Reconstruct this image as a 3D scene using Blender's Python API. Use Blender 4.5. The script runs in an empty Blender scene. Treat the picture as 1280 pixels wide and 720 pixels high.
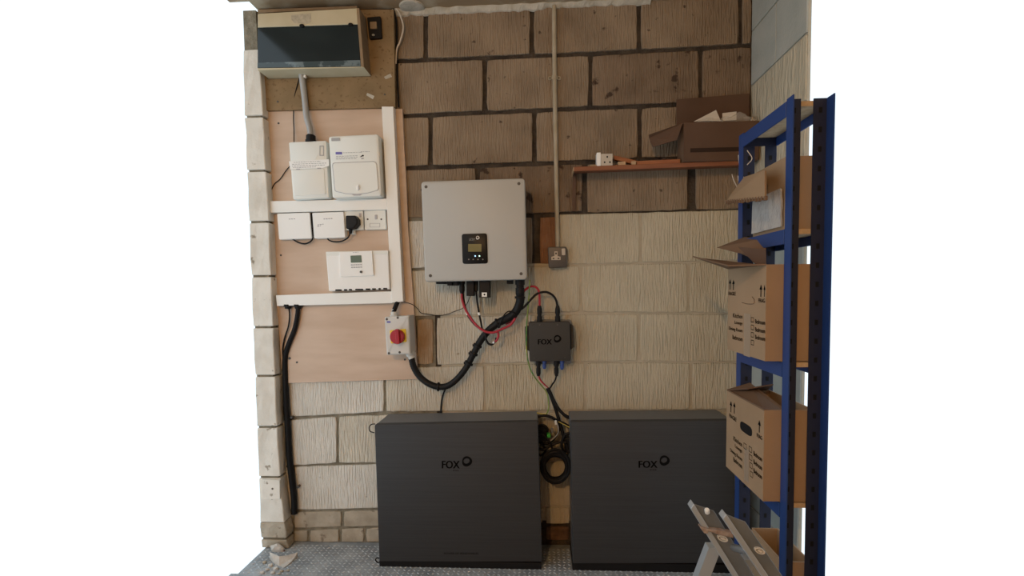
import bpy, bmesh, math, random
from mathutils import Vector, Matrix, noise
random.seed(7)
S = bpy.context.scene; COL = S.collection

# ------------------------------------------------------------------ camera
F_PX, CX, CY = 630.0, 640.0, 395.0          # focal length and principal point, 1280x720 frame
DIST = 2.25
YAW, PITCH, ROLL = math.radians(3.2), math.radians(-3.0), -0.0115
_f = Vector((-math.sin(YAW)*math.cos(PITCH), math.cos(YAW)*math.cos(PITCH), math.sin(PITCH)))
_r0 = Vector((math.cos(YAW), math.sin(YAW), 0)); _u0 = _r0.cross(_f)
_r = _r0*math.cos(ROLL) + _u0*math.sin(ROLL); _u = _u0*math.cos(ROLL) - _r0*math.sin(ROLL)
def ray(x, y): return _f + _r*((x-CX)/F_PX) - _u*((y-CY)/F_PX)
_d = ray(470, 679); CAMZ = -_d.z/_d.y*DIST
CAM = Vector((0, -DIST, CAMZ))
def P(x, y, dep=0.0):                       # point of the wall-parallel plane dep metres in front of the wall
    d = ray(x, y); return CAM + d*((DIST-dep)/d.y)
def PX(x, y, X):                            # point of the plane X = const
    d = ray(x, y); return CAM + d*(X/d.x)
def PZ(x, y, Z):
    d = ray(x, y); return CAM + d*((Z-CAMZ)/d.z)
cd = bpy.data.cameras.new('camera'); cam = bpy.data.objects.new('camera', cd); COL.objects.link(cam)
cd.sensor_width = 36; cd.lens = F_PX/1280*36; cd.shift_y = (CY-360)/1280; cd.clip_start = .02
M4 = Matrix((( _r.x,_u.x,-_f.x,CAM.x),(_r.y,_u.y,-_f.y,CAM.y),(_r.z,_u.z,-_f.z,CAM.z),(0,0,0,1)))
cam.matrix_world = M4; S.camera = cam

# ------------------------------------------------------------------ world and lights
w = bpy.data.worlds.new('overcast_sky'); S.world = w; w.use_nodes = True
bg = w.node_tree.nodes['Background']; bg.inputs[0].default_value = (.80, .92, 1.0, 1); bg.inputs[1].default_value = 1.5
def lamp(name, loc, energy, col, r):
    l = bpy.data.lights.new(name, 'POINT'); l.energy = energy; l.color = col; l.shadow_soft_size = r
    o = bpy.data.objects.new(name, l); o.location = loc; COL.objects.link(o); return o
lamp('garage_lamp', (-.75, -3.6, CAMZ+1.08), 112, (1, .60, .27), .035)
S.view_settings.view_transform = 'Standard'; S.view_settings.look = 'None'
S.view_settings.exposure = -0.22; S.view_settings.gamma = 1; S.view_settings.use_curve_mapping = False

# ------------------------------------------------------------------ materials
def mat(name, col, rough=.6, metal=0, col2=None, nscale=8, stretch=(1,1,1), bump=0, bscale=60, bstretch=(1,1,1), bdist=.003, spots=None, trans=0, emit=None, spec=.5, blend=(.35,.65)):
    m = bpy.data.materials.new(name); m.use_nodes = True; nt = m.node_tree; N = nt.nodes; L = nt.links
    b = N['Principled BSDF']; b.inputs['Base Color'].default_value = (*col, 1); b.inputs['Roughness'].default_value = rough
    b.inputs['Metallic'].default_value = metal; b.inputs['Specular IOR Level'].default_value = spec
    geo = N.new('ShaderNodeNewGeometry')
    def nz(sc, st, det=4):
        mp = N.new('ShaderNodeMapping'); mp.inputs['Scale'].default_value = st; L.new(geo.outputs['Position'], mp.inputs['Vector'])
        n = N.new('ShaderNodeTexNoise'); n.inputs['Scale'].default_value = sc; n.inputs['Detail'].default_value = det
        L.new(mp.outputs[0], n.inputs['Vector']); return n
    src = None
    if col2:
        n = nz(nscale, stretch); r = N.new('ShaderNodeValToRGB'); L.new(n.outputs[0], r.inputs[0])
        r.color_ramp.elements[0].position = blend[0]; r.color_ramp.elements[1].position = blend[1]
        r.color_ramp.elements[0].color = (*col, 1); r.color_ramp.elements[1].color = (*col2, 1); src = r.outputs[0]
    if spots:                                # (colour, scale, threshold)
        n = nz(spots[1], (1,1,1), 6); r = N.new('ShaderNodeValToRGB'); L.new(n.outputs[0], r.inputs[0])
        r.color_ramp.elements[0].position = spots[2]; r.color_ramp.elements[1].position = spots[2]+.05
        r.color_ramp.elements[0].color = (0,0,0,1); r.color_ramp.elements[1].color = (1,1,1,1)
        mx = N.new('ShaderNodeMix'); mx.data_type = 'RGBA'; L.new(r.outputs[0], mx.inputs[0])
        if src: L.new(src, mx.inputs[6])
        else: mx.inputs[6].default_value = (*col, 1)
        mx.inputs[7].default_value = (*spots[0], 1); src = mx.outputs[2]
    if src: L.new(src, b.inputs['Base Color'])
    if bump:
        n = nz(bscale, bstretch, 5); bn = N.new('ShaderNodeBump'); bn.inputs['Strength'].default_value = bump; bn.inputs['Distance'].default_value = bdist
        L.new(n.outputs[0], bn.inputs['Height']); L.new(bn.outputs[0], b.inputs['Normal'])
    if emit: b.inputs['Emission Color'].default_value = (*emit[0], 1); b.inputs['Emission Strength'].default_value = emit[1]
    if trans:
        t = N.new('ShaderNodeBsdfTransparent'); ms = N.new('ShaderNodeMixShader'); ms.inputs[0].default_value = 1-trans
        t.inputs[0].default_value = (*col, 1) if trans < .6 else (1,1,1,1)
        L.new(t.outputs[0], ms.inputs[1]); L.new(b.outputs[0], ms.inputs[2]); L.new(ms.outputs[0], N['Material Output'].inputs[0])
    return m
BB = dict(bump=1.0, bscale=1, bstretch=(150, 60, 14), bdist=.014)
m_raw = mat('bare_block', (.225,.165,.108), .92, col2=(.33,.25,.17), nscale=5, spots=((.09,.06,.04), 26, .66), **BB)
m_raw_dark = mat('bare_block_stained', (.17,.118,.075), .92, col2=(.25,.18,.12), nscale=6, spots=((.06,.035,.02), 18, .6), **BB)
m_red = mat('bare_block_reddish', (.24,.12,.06), .92, col2=(.30,.16,.09), nscale=9, spots=((.05,.025,.015), 30, .62), **BB)
m_paint = mat('cream_painted_block', (.50,.445,.33), .8, col2=(.57,.515,.39), nscale=5, spots=((.42,.31,.18), 12, .72), **BB)
m_mid = mat('painted_block_half_daylit', (.57,.53,.44), .85, col2=(.65,.61,.51), nscale=6, spots=((.36,.30,.20), 20, .70), **BB)  # painted block, in-between step of the daylight falloff in the colour
m_white = mat('white_painted_block_daylit', (.64,.61,.54), .85, col2=(.74,.715,.65), nscale=6, spots=((.36,.32,.26), 24, .68), **BB)  # painted block whitened for the daylight coming from the left
m_pillar = mat('white_painted_pillar', (.62,.595,.53), .85, col2=(.74,.715,.65), nscale=9, spots=((.30,.26,.20), 20, .66), bump=.5, bscale=60, bdist=.004)
m_brick = mat('beige_painted_brick', (.34,.30,.23), .9, col2=(.46,.41,.33), nscale=14, spots=((.24,.2,.15), 22, .62), bump=.8, bscale=60, bdist=.005)
m_brick_dark = mat('bare_brown_brick', (.10,.055,.03), .9, col2=(.20,.11,.06), nscale=22, bump=1, bscale=50, bdist=.01)
m_stain = mat('rust_stained_block', (.36,.235,.13), .85, col2=(.47,.36,.25), nscale=9, **BB)
m_mortar = mat('dark_mortar', (.035,.027,.02), .95, col2=(.075,.058,.042), nscale=18, bump=1, bscale=80, bdist=.008)
m_mortar_l = mat('grey_mortar', (.16,.145,.105), .95, col2=(.26,.235,.18), nscale=25, bump=1, bscale=80, bdist=.006)
m_mortar_p = mat('painted_mortar', (.42,.38,.29), .85, col2=(.48,.43,.34), nscale=12, bump=.8, bscale=80, bdist=.004)
m_side = mat('pale_blue_painted_block', (.36,.38,.35), .85, col2=(.44,.45,.41), nscale=6, bump=.6, bscale=90, bdist=.003)
m_ceil = mat('stained_ceiling', (.30,.21,.12), .9, col2=(.44,.36,.25), nscale=7, blend=(.45,.6), bump=.3, bscale=50)
m_plaster = mat('white_plaster', (.42,.39,.32), .9, col2=(.52,.49,.42), nscale=30, bump=.8, bscale=90, bdist=.004)
m_floor = mat('grey_tread_floor', (.20,.225,.245), .5, col2=(.34,.37,.39), nscale=10, spots=((.24,.25,.26), 34, .62), bump=.25, bscale=120)
m_tread = mat('pale_tread_pattern', (.50,.55,.58), .42, col2=(.30,.34,.37), nscale=30)
m_mdf = mat('brown_fibreboard', (.20,.135,.065), .85, col2=(.27,.185,.095), nscale=9, spots=((.16,.10,.045), 80, .6), bump=.15, bscale=300)
m_ply = mat('pinkish_plywood', (.52,.385,.285), .6, col2=(.60,.465,.36), nscale=3.2, stretch=(1,1,5))
m_wtrim = mat('white_plastic', (.82,.83,.80), .4)
m_wbox = mat('satin_white_plastic', (.76,.78,.74), .45)
m_wlabel = mat('white_label', (.84,.85,.83), .6)
m_cream = mat('cream_metal', (.52,.46,.31), .5, col2=(.57,.51,.36), nscale=14)
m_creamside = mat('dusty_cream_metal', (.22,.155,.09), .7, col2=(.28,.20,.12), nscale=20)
m_glassdark = mat('tinted_window', (.012,.020,.024), .12, spec=.5)
m_reflection = mat('painted_reflection', (.055,.08,.09), .08, col2=(.16,.21,.23), nscale=14, blend=(.45,.5))  # blotchy pale reflection put into the colour
m_breaker = mat('grey_breaker', (.18,.17,.17), .5)
m_patch = mat('glue_residue', (.38,.34,.26), .9, col2=(.50,.45,.34), nscale=90)
m_black = mat('black_plastic', (.010,.010,.011), .5, spec=.2)
m_rubber = mat('black_rubber', (.007,.007,.008), .55, spec=.2)
m_rib = mat('black_corrugated_sleeve', (.008,.008,.009), .5, spec=.25, bump=.6, bscale=160, bdist=.002)
m_inv = mat('light_grey_powder_coat', (.44,.44,.415), .5, bump=.12, bscale=500, bdist=.001)
m_invside = mat('grey_heatsink_metal', (.16,.15,.14), .5)
m_screen = mat('black_gloss_panel', (.005,.005,.005), .4, spec=.2)
m_lcd = mat('dim_green_screen', (.06,.065,.03), .25, emit=((.10,.10,.03), .25))
m_lcdg = mat('grey_green_screen', (.10,.13,.08), .25)
m_led = mat('blue_light', (.3,.5,1), .3, emit=((.35,.6,1), 2.2))
m_ledg = mat('white_light', (.6,1,.8), .3, emit=((.6,1,.8), 2.0))
m_logo_w = mat('white_print', (.6,.6,.58), .5)
m_print = mat('black_print', (.006,.006,.006), .9, spec=.05)
m_greyprint = mat('grey_print', (.42,.42,.44), .6)
m_faint = mat('faint_grey_print', (.36,.37,.38), .6)
m_blueprint = mat('blue_print', (.13,.12,.42), .5)
m_batt = mat('anthracite_metal', (.040,.041,.044), .6, metal=.1, spec=.3, col2=(.046,.048,.051), nscale=1, stretch=(3,3,260))
m_batttop = mat('grey_metal_casing', (.15,.157,.17), .5, metal=.3)
m_jb = mat('dark_grey_casting', (.045,.042,.038), .65, spec=.3, bump=.2, bscale=400, bdist=.001)
m_heat = mat('grey_aluminium_casting', (.20,.20,.20), .5, metal=.4)
m_blue = mat('blue_plug_plastic', (.03,.07,.28), .4)
m_red = m_red
m_redcab = mat('red_cable', (.38,.02,.035), .4)
m_wcab = mat('off_white_cable', (.56,.50,.42), .5)
m_gcab = mat('green_yellow_cable', (.33,.36,.06), .5, col2=(.05,.22,.05), nscale=30)
m_ycab = mat('yellow_cable', (.55,.45,.10), .5)
m_green = mat('green_connector', (.04,.42,.06), .4)
m_greyc = mat('grey_conduit', (.36,.37,.37), .45)
m_pipe = mat('cream_painted_conduit', (.42,.37,.28), .5, col2=(.34,.29,.20), nscale=12)
m_metal = mat('brushed_metal', (.55,.54,.52), .3, metal=.9)
m_screw = mat('dull_screw', (.07,.065,.06), .5, metal=.3)
m_sock = mat('dark_metal_faceplate', (.10,.092,.085), .5, metal=.5)
m_sockin = mat('pale_socket_insert', (.50,.45,.38), .5)
m_redknob = mat('red_knob', (.36,.006,.02), .4)
m_yellow = mat('yellow_plate', (.80,.60,.03), .45)
m_isol = mat('light_grey_plastic', (.60,.61,.59), .4)
m_shelf = mat('reddish_pine', (.20,.068,.03), .6, col2=(.27,.10,.045), nscale=5, stretch=(1,6,6))
m_shelfend = mat('pale_cut_pine', (.42,.28,.16), .7)
m_stick = mat('orange_pine', (.30,.10,.04), .6, col2=(.38,.15,.06), nscale=8, stretch=(1,8,8))
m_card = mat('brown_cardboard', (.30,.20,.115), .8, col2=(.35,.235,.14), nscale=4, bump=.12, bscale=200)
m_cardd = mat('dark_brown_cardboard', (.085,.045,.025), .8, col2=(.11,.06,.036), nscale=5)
m_cardin = mat('inside_cardboard', (.16,.095,.055), .85)
m_tape = mat('brown_tape', (.03,.016,.01), .5, spec=.2)
m_tapeg = mat('greyish_tape', (.33,.25,.18), .35)
m_bluesteel = mat('blue_painted_steel', (.012,.045,.18), .5, spec=.5)
m_blueshade = mat('shaded_blue_steel', (.008,.014,.045), .6)  # same blue steel, darkened for the faces turned from the light
m_chip = mat('chipboard', (.45,.33,.20), .9, col2=(.55,.42,.27), nscale=60)
m_alu = mat('weathered_aluminium', (.20,.22,.235), .5, metal=.4, col2=(.15,.165,.175), nscale=10)
m_alul = mat('bright_aluminium', (.42,.46,.49), .4, metal=.4)
m_rivet = mat('bright_rivet', (.75,.72,.66), .3, metal=.3)
m_rust = mat('rusty_bracket', (.24,.15,.10), .7, col2=(.36,.30,.26), nscale=60)
m_bag = mat('clear_film', (.85,.85,.82), .12, trans=.8, bump=1, bscale=50, bdist=.01)
m_paper = mat('white_paper', (.66,.63,.58), .7)
m_stone = mat('white_rubble', (.42,.39,.35), .9, col2=(.58,.56,.52), nscale=20, bump=.7, bscale=60, bdist=.005)
m_redstone = mat('red_brick_chip', (.26,.05,.04), .9)
m_bluew = mat('wrap_film', (.42,.41,.40), .25, bump=1, bscale=25, bdist=.01)
m_purple = mat('purple_cloth', (.06,.02,.05), .8)
m_bin = mat('beige_plastic', (.40,.34,.25), .5)

# ------------------------------------------------------------------ object helpers
ORG = {}
def link(o, parent=None, loc=None):
    COL.objects.link(o)
    if loc is None: loc = Vector((0,0,0))
    ORG[o.name] = loc.copy()
    if parent is not None:
        o.parent = parent; o.location = loc - ORG[parent.name]
    else: o.location = loc
def obj(name, bm, m, parent=None, smooth=False):
    bmesh.ops.recalc_face_normals(bm, faces=bm.faces)
    xs = [v.co.x for v in bm.verts]; ys = [v.co.y for v in bm.verts]; zs = [v.co.z for v in bm.verts]
    c = Vector(((min(xs)+max(xs))/2, (min(ys)+max(ys))/2, min(zs)))
    for v in bm.verts: v.co -= c
    if smooth:
        for f in bm.faces: f.smooth = True
        for e in bm.edges:
            if len(e.link_faces) == 2 and e.calc_face_angle(0) > .7: e.smooth = False
    me = bpy.data.meshes.new(name); bm.to_mesh(me); bm.free(); me.materials.append(m)
    o = bpy.data.objects.new(name, me); link(o, parent, c); return o
def tag(o, label, cat, group=None):
    o['label'] = label; o['category'] = cat
    if group: o['group'] = group
    return o
def thing(name, label, cat, loc, group=None):
    o = bpy.data.objects.new(name, None); o.empty_display_size = .05; link(o, None, Vector(loc)); return tag(o, label, cat, group)
def struct(o): o['kind'] = 'structure'; return o
def NB(): return bmesh.new()

def inset2(pts, d):                         # polygon in (x,z), inset by d
    n = len(pts); area = sum(pts[i][0]*pts[(i+1)%n][1]-pts[(i+1)%n][0]*pts[i][1] for i in range(n)); s = 1 if area > 0 else -1
    out = []
    for i in range(n):
        a, b, c = Vector(pts[i-1]), Vector(pts[i]), Vector(pts[(i+1)%n])
        e1 = (b-a); e2 = (c-b)
        if e1.length < 1e-9 or e2.length < 1e-9: out.append(b.copy()); continue
        e1.normalize(); e2.normalize(); n1 = Vector((-e1.y, e1.x))*s; n2 = Vector((-e2.y, e2.x))*s
        m = n1+n2
        if m.length < 1e-6: m = n1
        m.normalize(); out.append(b + m*(d/max(.5, m.dot(n1))))
    return out
def loft(bm, rings, cap0=True, cap1=True, closed=True):
    vs = [[bm.verts.new(p) for p in r] for r in rings]
    for a, b in zip(vs, vs[1:]):
        n = len(a)
        for i in range(n if closed else n-1): bm.faces.new((a[i], a[(i+1)%n], b[(i+1)%n], b[i]))
    if cap0: bm.faces.new(vs[0][::-1])
    if cap1: bm.faces.new(vs[-1])
    return vs
def wprism(bm, pts, front, back, bev=0):    # pts world (x,z)
    R = lambda q, d: [Vector((p[0], -d, p[1])) for p in q]
    rings = [R(pts, back)]
    if bev > 0:
        rings += [R(pts, front-bev), R(inset2(pts, bev*.3), front-bev*.3), R(inset2(pts, bev), front)]
    else: rings += [R(pts, front)]
    loft(bm, rings)
def prism(bm, px, front, back, bev=0):      # outline in photograph pixels of its front face, extruded back
    pts = [(P(x, y, front).x, P(x, y, front).z) for x, y in px]; wprism(bm, pts, front, back, bev)
def rr(q, r, n=4):                          # rounded quad outline: q = TL,TR,BR,BL in pixels
    q = [Vector(p) for p in q]; out = []
    for i in range(4):
        a, b, c = q[i-1], q[i], q[(i+1)%4]; d1 = (a-b).normalized(); d2 = (c-b).normalized()
        p1, p2 = b+d1*r, b+d2*r
        for k in range(n+1):
            t = k/n; out.append(tuple(p1*(1-t)**2 + b*2*t*(1-t) + p2*t*t))
    return out
def circ(x, y, rx, ry=None, n=20): ry = ry or rx; return [(x+rx*math.cos(2*math.pi*i/n), y+ry*math.sin(2*math.pi*i/n)) for i in range(n)]
def rect(x0, y0, x1, y1): return [(x0,y0),(x1,y0),(x1,y1),(x0,y1)]
def ring_px(bm, outer, inner, front, back):
    o = [P(x,y,front) for x,y in outer]; i = [P(x,y,front) for x,y in inner]
    sh = lambda L_, d: [Vector((p.x, -d, p.z)) for p in L_]
    loft(bm, [sh(o,back), sh(o,front), sh(i,front), sh(i,back), sh(o,back)], False, False)
def smooth_path(pts, sub=6):
    pts = [Vector(p) for p in pts]
    if len(pts) < 3: return pts
    out = []; q = [pts[0]*2-pts[1]] + pts + [pts[-1]*2-pts[-2]]
    for i in range(1, len(q)-2):
        a, b, c, d = q[i-1:i+3]
        for k in range(sub):
            t = k/sub; out.append(.5*((2*b)+(c-a)*t+(2*a-5*b+4*c-d)*t*t+(3*b-a-3*c+d)*t**3))
    out.append(pts[-1]); return out
def tube(bm, pts, r, n=8, sub=6, rib=0, closed=False):
    p = smooth_path(pts, sub); rings = []; nrm = None
    for i, c in enumerate(p):
        t = (p[min(i+1, len(p)-1)] - p[max(i-1, 0)]).normalized()
        if nrm is None: nrm = t.orthogonal().normalized()
        nrm = (nrm - t*nrm.dot(t)).normalized(); b = t.cross(nrm)
        rad = r(i/(len(p)-1)) if callable(r) else r
        if rib and i % 2: rad *= 1-rib
        rings.append([c + nrm*math.cos(2*math.pi*k/n)*rad + b*math.sin(2*math.pi*k/n)*rad for k in range(n)])
    loft(bm, rings)
def px3(l): return [P(*q) for q in l]
def cable(name, label, pts, r, m, cat='cable', parent=None, n=8, group=None, sub=6, rib=0):
    bm = NB(); tube(bm, px3(pts), r, n, sub, rib); o = obj(name, bm, m, parent, True)
    if parent is None: tag(o, label, cat, group)
    elif label: o['label'] = label
    return o
def lathe(bm, p0, p1, prof, n=16):
    p0, p1 = Vector(p0), Vector(p1); t = (p1-p0); a = t.normalized().orthogonal().normalized(); b = t.normalized().cross(a)
    loft(bm, [[p0+t*s+a*math.cos(2*math.pi*k/n)*r+b*math.sin(2*math.pi*k/n)*r for k in range(n)] for s, r in prof])
def wbox(bm, x0, x1, y0, y1, z0, z1, bev=0):
    g = bmesh.ops.create_cube(bm, size=1); vs = g['verts']
    for v in vs: v.co = Vector(((x0+x1)/2+v.co.x*(x1-x0), (y0+y1)/2+v.co.y*(y1-y0), (z0+z1)/2+v.co.z*(z1-z0)))
    if bev:
        es = list({e for v in vs for e in v.link_edges}); bmesh.ops.bevel(bm, geom=es, offset=bev, segments=2, affect='EDGES', profile=.5)
def plate(bm, corners, th, nrm=None):       # thin sheet with real thickness from world corners
    c = [Vector(p) for p in corners]; n = nrm or (c[1]-c[0]).cross(c[2]-c[1]).normalized()
    loft(bm, [[p - n*th/2 for p in c], [p + n*th/2 for p in c]])
TXT = {}
def text_mesh(s):
    if s not in TXT:
        cu = bpy.data.curves.new('t', 'FONT'); cu.body = s; cu.resolution_u = 3; o = bpy.data.objects.new('t', cu); COL.objects.link(o)
        bpy.context.view_layer.update()
        me = bpy.data.meshes.new_from_object(o.evaluated_get(bpy.context.evaluated_depsgraph_get()))
        vs = [v.co.copy() for v in me.vertices]; fs = [list(f.vertices) for f in me.polygons]
        bpy.data.objects.remove(o); bpy.data.curves.remove(cu); bpy.data.meshes.remove(me); TXT[s] = (vs, fs)
    return TXT[s]
def text_into(bm, s, tl, tr, bl, bold=0):
    vs, fs = text_mesh(s); x0 = min(v.x for v in vs); x1 = max(v.x for v in vs); y0 = min(v.y for v in vs); y1 = max(v.y for v in vs)
    for off in ([0] if not bold else [-bold, 0, bold]):
        nv = [bm.verts.new(tl + (tr-tl)*((v.x-x0)/(x1-x0)) + (bl-tl)*((y1-v.y)/(y1-y0)) + (tr-tl).normalized()*off) for v in vs]
        for f in fs:
            try: bm.faces.new([nv[i] for i in f])
            except ValueError: pass
def flat_obj(name, bm, m, parent):          # print: keep winding as is
    xs = [v.co for v in bm.verts]; c = sum(xs, Vector())/len(xs)
    for v in bm.verts: v.co -= c
    me = bpy.data.meshes.new(name); bm.to_mesh(me); bm.free(); me.materials.append(m); o = bpy.data.objects.new(name, me); link(o, parent, c); return o
def text_px(name, s, x0, y0, x1, y1, dep, m, parent, slope=0, bold=0):
    bm = NB(); text_into(bm, s, P(x0,y0,dep), P(x1,y0+slope*(x1-x0),dep), P(x0,y1,dep), bold); return flat_obj(name, bm, m, parent)
def swirl(x, y, r, dep, m, parent):         # the ring emblem beside the word
    bm = NB(); n = 40; out, inn = [], []
    for i in range(n):
        a = 2*math.pi*i/n; k = 1 + .10*math.cos(a-.1)**5 + .08*max(0, math.cos(a-2.1))**4
        out.append((x+r*k*math.cos(a), y+r*k*math.sin(a))); ki = .58 + .05*math.cos(2*a+.8)
        inn.append((x-.03*r+r*ki*math.cos(a), y-.06*r+r*ki*math.sin(a)))
    ring_px(bm, out, inn, dep, dep-.0012); return obj('emblem', bm, m, parent)

# ------------------------------------------------------------------ setting: wall of blocks
XL, XR = -1.215, P(937.5, 180, 0).x
CEIL = (P(560, 12, 0).z + P(690, 5, 0).z)/2
LINES = {0:(0,-.05,40,-7), }
def seg(pts):
    def f(x):
        for (a, ya), (b, yb) in zip(pts, pts[1:]):
            if x <= b or (b, yb) == pts[-1]: return ya + (yb-ya)*(x-a)/(b-a)
    return f
KL = [seg([(500,8),(930,-14)]),
      seg([(400,80),(500,76),(735,67),(930,57)]), seg([(400,149),(500,145),(735,135),(930,127)]), seg([(400,214),(510,210),(690,204),(925,195)]),
      seg([(340,281),(510,275),(720,267),(920,262)]), seg([(340,342),(510,337),(725,331),(860,328),(930,326)]), seg([(340,401),(510,397),(720,391),(930,392)]),
      seg([(340,461),(530,458),(720,452),(930,453)]), seg([(370,522),(485,516),(720,514),(930,513)]), seg([(370,582),(468,579),(930,575)]),
      seg([(370,639),(465,637),(700,633),(930,634)]), seg([(370,662),(465,659),(700,656),(930,656)]), seg([(370,683),(470,679),(930,677)])]
JO = [[400,532,665,799,926],[340,474,606,738,876],[406,538,668,800,932],[340,466,597,730,865],
      [405,535,668,697,801],[346,472,602,726,861],[412,519,544,671,799,925],[355,481,606,732,864],
      [422,548,674,800,912],[366,485,610,736,862],[366,428,490,552,614,680,714,776,838,900],[366,386,425,456,500,560,614,680,714,776,838,900]]
bm = NB(); wbox(bm, XL, XR+.012, .012, .11, 0, CEIL); wall = struct(obj('wall_back', bm, m_mortar))
def patch(m, x0, y0, x1, y1, dep):
    a, b = P(x0, y0, 0), P(x1, y1, 0); bm = NB(); wbox(bm, max(a.x, XL), min(b.x, XR), -dep, .012, max(b.z, .001), a.z); o = obj('pointing', bm, m, wall); return o
patch(m_mortar_l, 328, 240, 549, 686, -.007)
patch(m_mortar_p, 549, 331, 945, 655, -.0065)
patch(m_mortar_p, 697.5, 268, 945, 345, -.0066)
def make_block(px_q, m, rough_edge, dep=0.0, parent=wall, jit=.0):
    TL, TR, BR, BL = [(P(x,y,0).x, P(x,y,0).z) for x, y in px_q]
    TL, TR, BR, BL = [(min(max(x, XL), XR), min(max(z, 0.0), CEIL)) for x, z in (TL, TR, BR, BL)]
    pts = []; Q = [TL, TR, BR, BL]
    for i in range(4):
        a, b = Vector(Q[i]), Vector(Q[(i+1)%4]); n = max(2, int((b-a).length/.035)); nn = Vector((-(b-a).y, (b-a).x)).normalized()
        for k in range(n):
            p = a+(b-a)*(k/n); s = noise.noise(Vector((p.x*34, p.y*34, 3)))*rough_edge
            if k == 0: p = p + ((Vector(Q[(i+1)%4])-a).normalized() + (Vector(Q[i-1])-a).normalized())*.0025
            pts.append(tuple(p+nn*s))
    bm = NB(); wprism(bm, pts, dep+jit, -.011, .004); return obj('block', bm, m, parent)
for c in range(12):
    top, bot = KL[c], KL[c+1]; js = [318] + JO[c] + [946]
    for i in range(len(js)-1):
        x0, x1 = js[i], js[i+1]; mx = (x0+x1)/2; my = (top(mx)+bot(mx))/2
        if x1-x0 < 6: continue
        g, re = 2.6, .0035; m = m_raw
        if c <= 3: m = m_raw if random.random() < .75 else m_raw_dark
        if c == 4: m = m_paint if mx > 700 else (m_red if mx > 668 else (m_white if mx < 590 else m_raw))
        if 5 <= c <= 10: m = m_white if mx < 480 else (m_mid if mx < 660 else m_paint)  # blocks lighten leftward, daylight falloff put into their colours
        if c == 6 and x1 == 544: m = m_stain
        if c == 10 and mx < 660: m = m_brick
        if c == 11: m = m_brick if mx < 600 else m_brick_dark
        if c in (10, 11) and mx > 712: m = m_brick_dark
        pl = m is m_paint or (m is m_mid and mx > 548)
        if pl: g, re = 1.2, .003
        if m in (m_white, m_brick) or (m is m_mid and not pl): g, re = 1.5, .003
        gr = gl = g
        if pl: gr = gl = 1.9
        if c == 4 and x0 == 697: gl = 0
        if c == 4 and x1 == 697: gr = 0
        if c == 3 and x0 == 730: gl = 4.2
        if c == 3 and x0 == 865: gl = 5.5
        if c == 3 and x1 == 865: gr = 5.5
        if c == 3 and x1 == 730: gr = 2
        if c == 4 and x0 == 668: gl = 7
        gt = gb = g
        if c == 4 and pl: gt = .5
        if c == 3 and mx > 697: gb = 1.2
        if c == 5 and mx > 540: gt = .9
        q = [(x0+gl, top(x0)+gt), (x1-gr, top(x1)+gt), (x1-gr, bot(x1)-gb), (x0+gl, bot(x0)-gb)]
        make_block(q, m, re, jit=random.uniform(-.0015, .001))
# side wall stub on the right
bm = NB(); wbox(bm, XR+.006, XR+.016, -.45, .11, 0, CEIL); rw = struct(obj('wall_right', bm, m_mortar_p))
zz = 0
for k in range(11):
    z0, z1 = k*.225+.004, min((k+1)*.225-.004, CEIL)
    if z1-z0 < .02: continue
    for y0, y1 in (((-.449,-.227),(-.223,-.002)) if k % 2 else ((-.449,-.002),)):
        bm = NB(); wbox(bm, XR, XR+.010, y0, y1, z0, z1, .002); obj('block', bm, m_side if z0 > 1.9 or z0 < 1.3 else m_paint, rw)
# floor, ceiling, the rest of the room out of view
bm = NB(); wbox(bm, -1.27, XR+.016, -.27, .1, -.08, 0); wbox(bm, -1.3, 1.1, -4.6, -.27, -.08, 0); floor = struct(obj('floor', bm, m_floor))
bm = NB(); wbox(bm, XL, XR+.016, -.12, .11, CEIL, CEIL+.1); wbox(bm, -1.3, 1.1, -4.6, -.12, CEIL, CEIL+.1); ceil = struct(obj('ceiling', bm, m_ceil))
bm = NB(); wbox(bm, -1.3, 1.1, -4.7, -4.6, 0, CEIL); struct(obj('wall_front', bm, m_ceil))
bm = NB(); wbox(bm, 1.1, 1.2, -4.6, -1.12, 0, CEIL); struct(obj('wall_east', bm, m_ceil))
bm = NB(); wbox(bm, -1.4, -1.3, -4.6, -3.3, 0, CEIL); struct(obj('wall_west', bm, m_ceil))
# tread pattern on the floor
bm = NB(); s = .021
for i in range(int((XR+1.25)/s)):
    for j in range(13):
        x = -1.25+i*s; y = -.262+j*s
        if y > -.02: continue
        a = math.radians(40 if (i+j) % 2 else -40); ca, sa = math.cos(a), math.sin(a); l, wd, h = .0088, .0027, .0020
        pts = [Vector((x+ca*u-sa*v, y+sa*u+ca*v, 0)) for u, v in ((-l,0),(-l*.3,wd),(l*.3,wd),(l,0),(l*.3,-wd),(-l*.3,-wd))]
        c0 = Vector((x, y, 0)); loft(bm, [pts, [c0+(p-c0)*.6+Vector((0,0,h)) for p in pts]], False, True)
tp = obj('tread_pattern', bm, m_tread, floor); tp['kind'] = 'stuff'
# ragged plaster bead between wall and ceiling
bm = NB(); rings = []
for i in range(90):
    x = P(492, 12, 0).x + i*.0125
    h = .012+.009*noise.noise(Vector((x*30, 1, 0)))+.004*random.random() + (.006 if x < 0 else 0); d = .018+.010*noise.noise(Vector((x*22, 5, 0)))
    rings.append([Vector((x, .005, CEIL)), Vector((x, .005, CEIL-h-.004)), Vector((x, -.006, CEIL-h)), Vector((x, -d, CEIL-.003)), Vector((x, -d, CEIL))])
loft(bm, rings); struct(obj('trim_1', bm, m_plaster))

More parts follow.
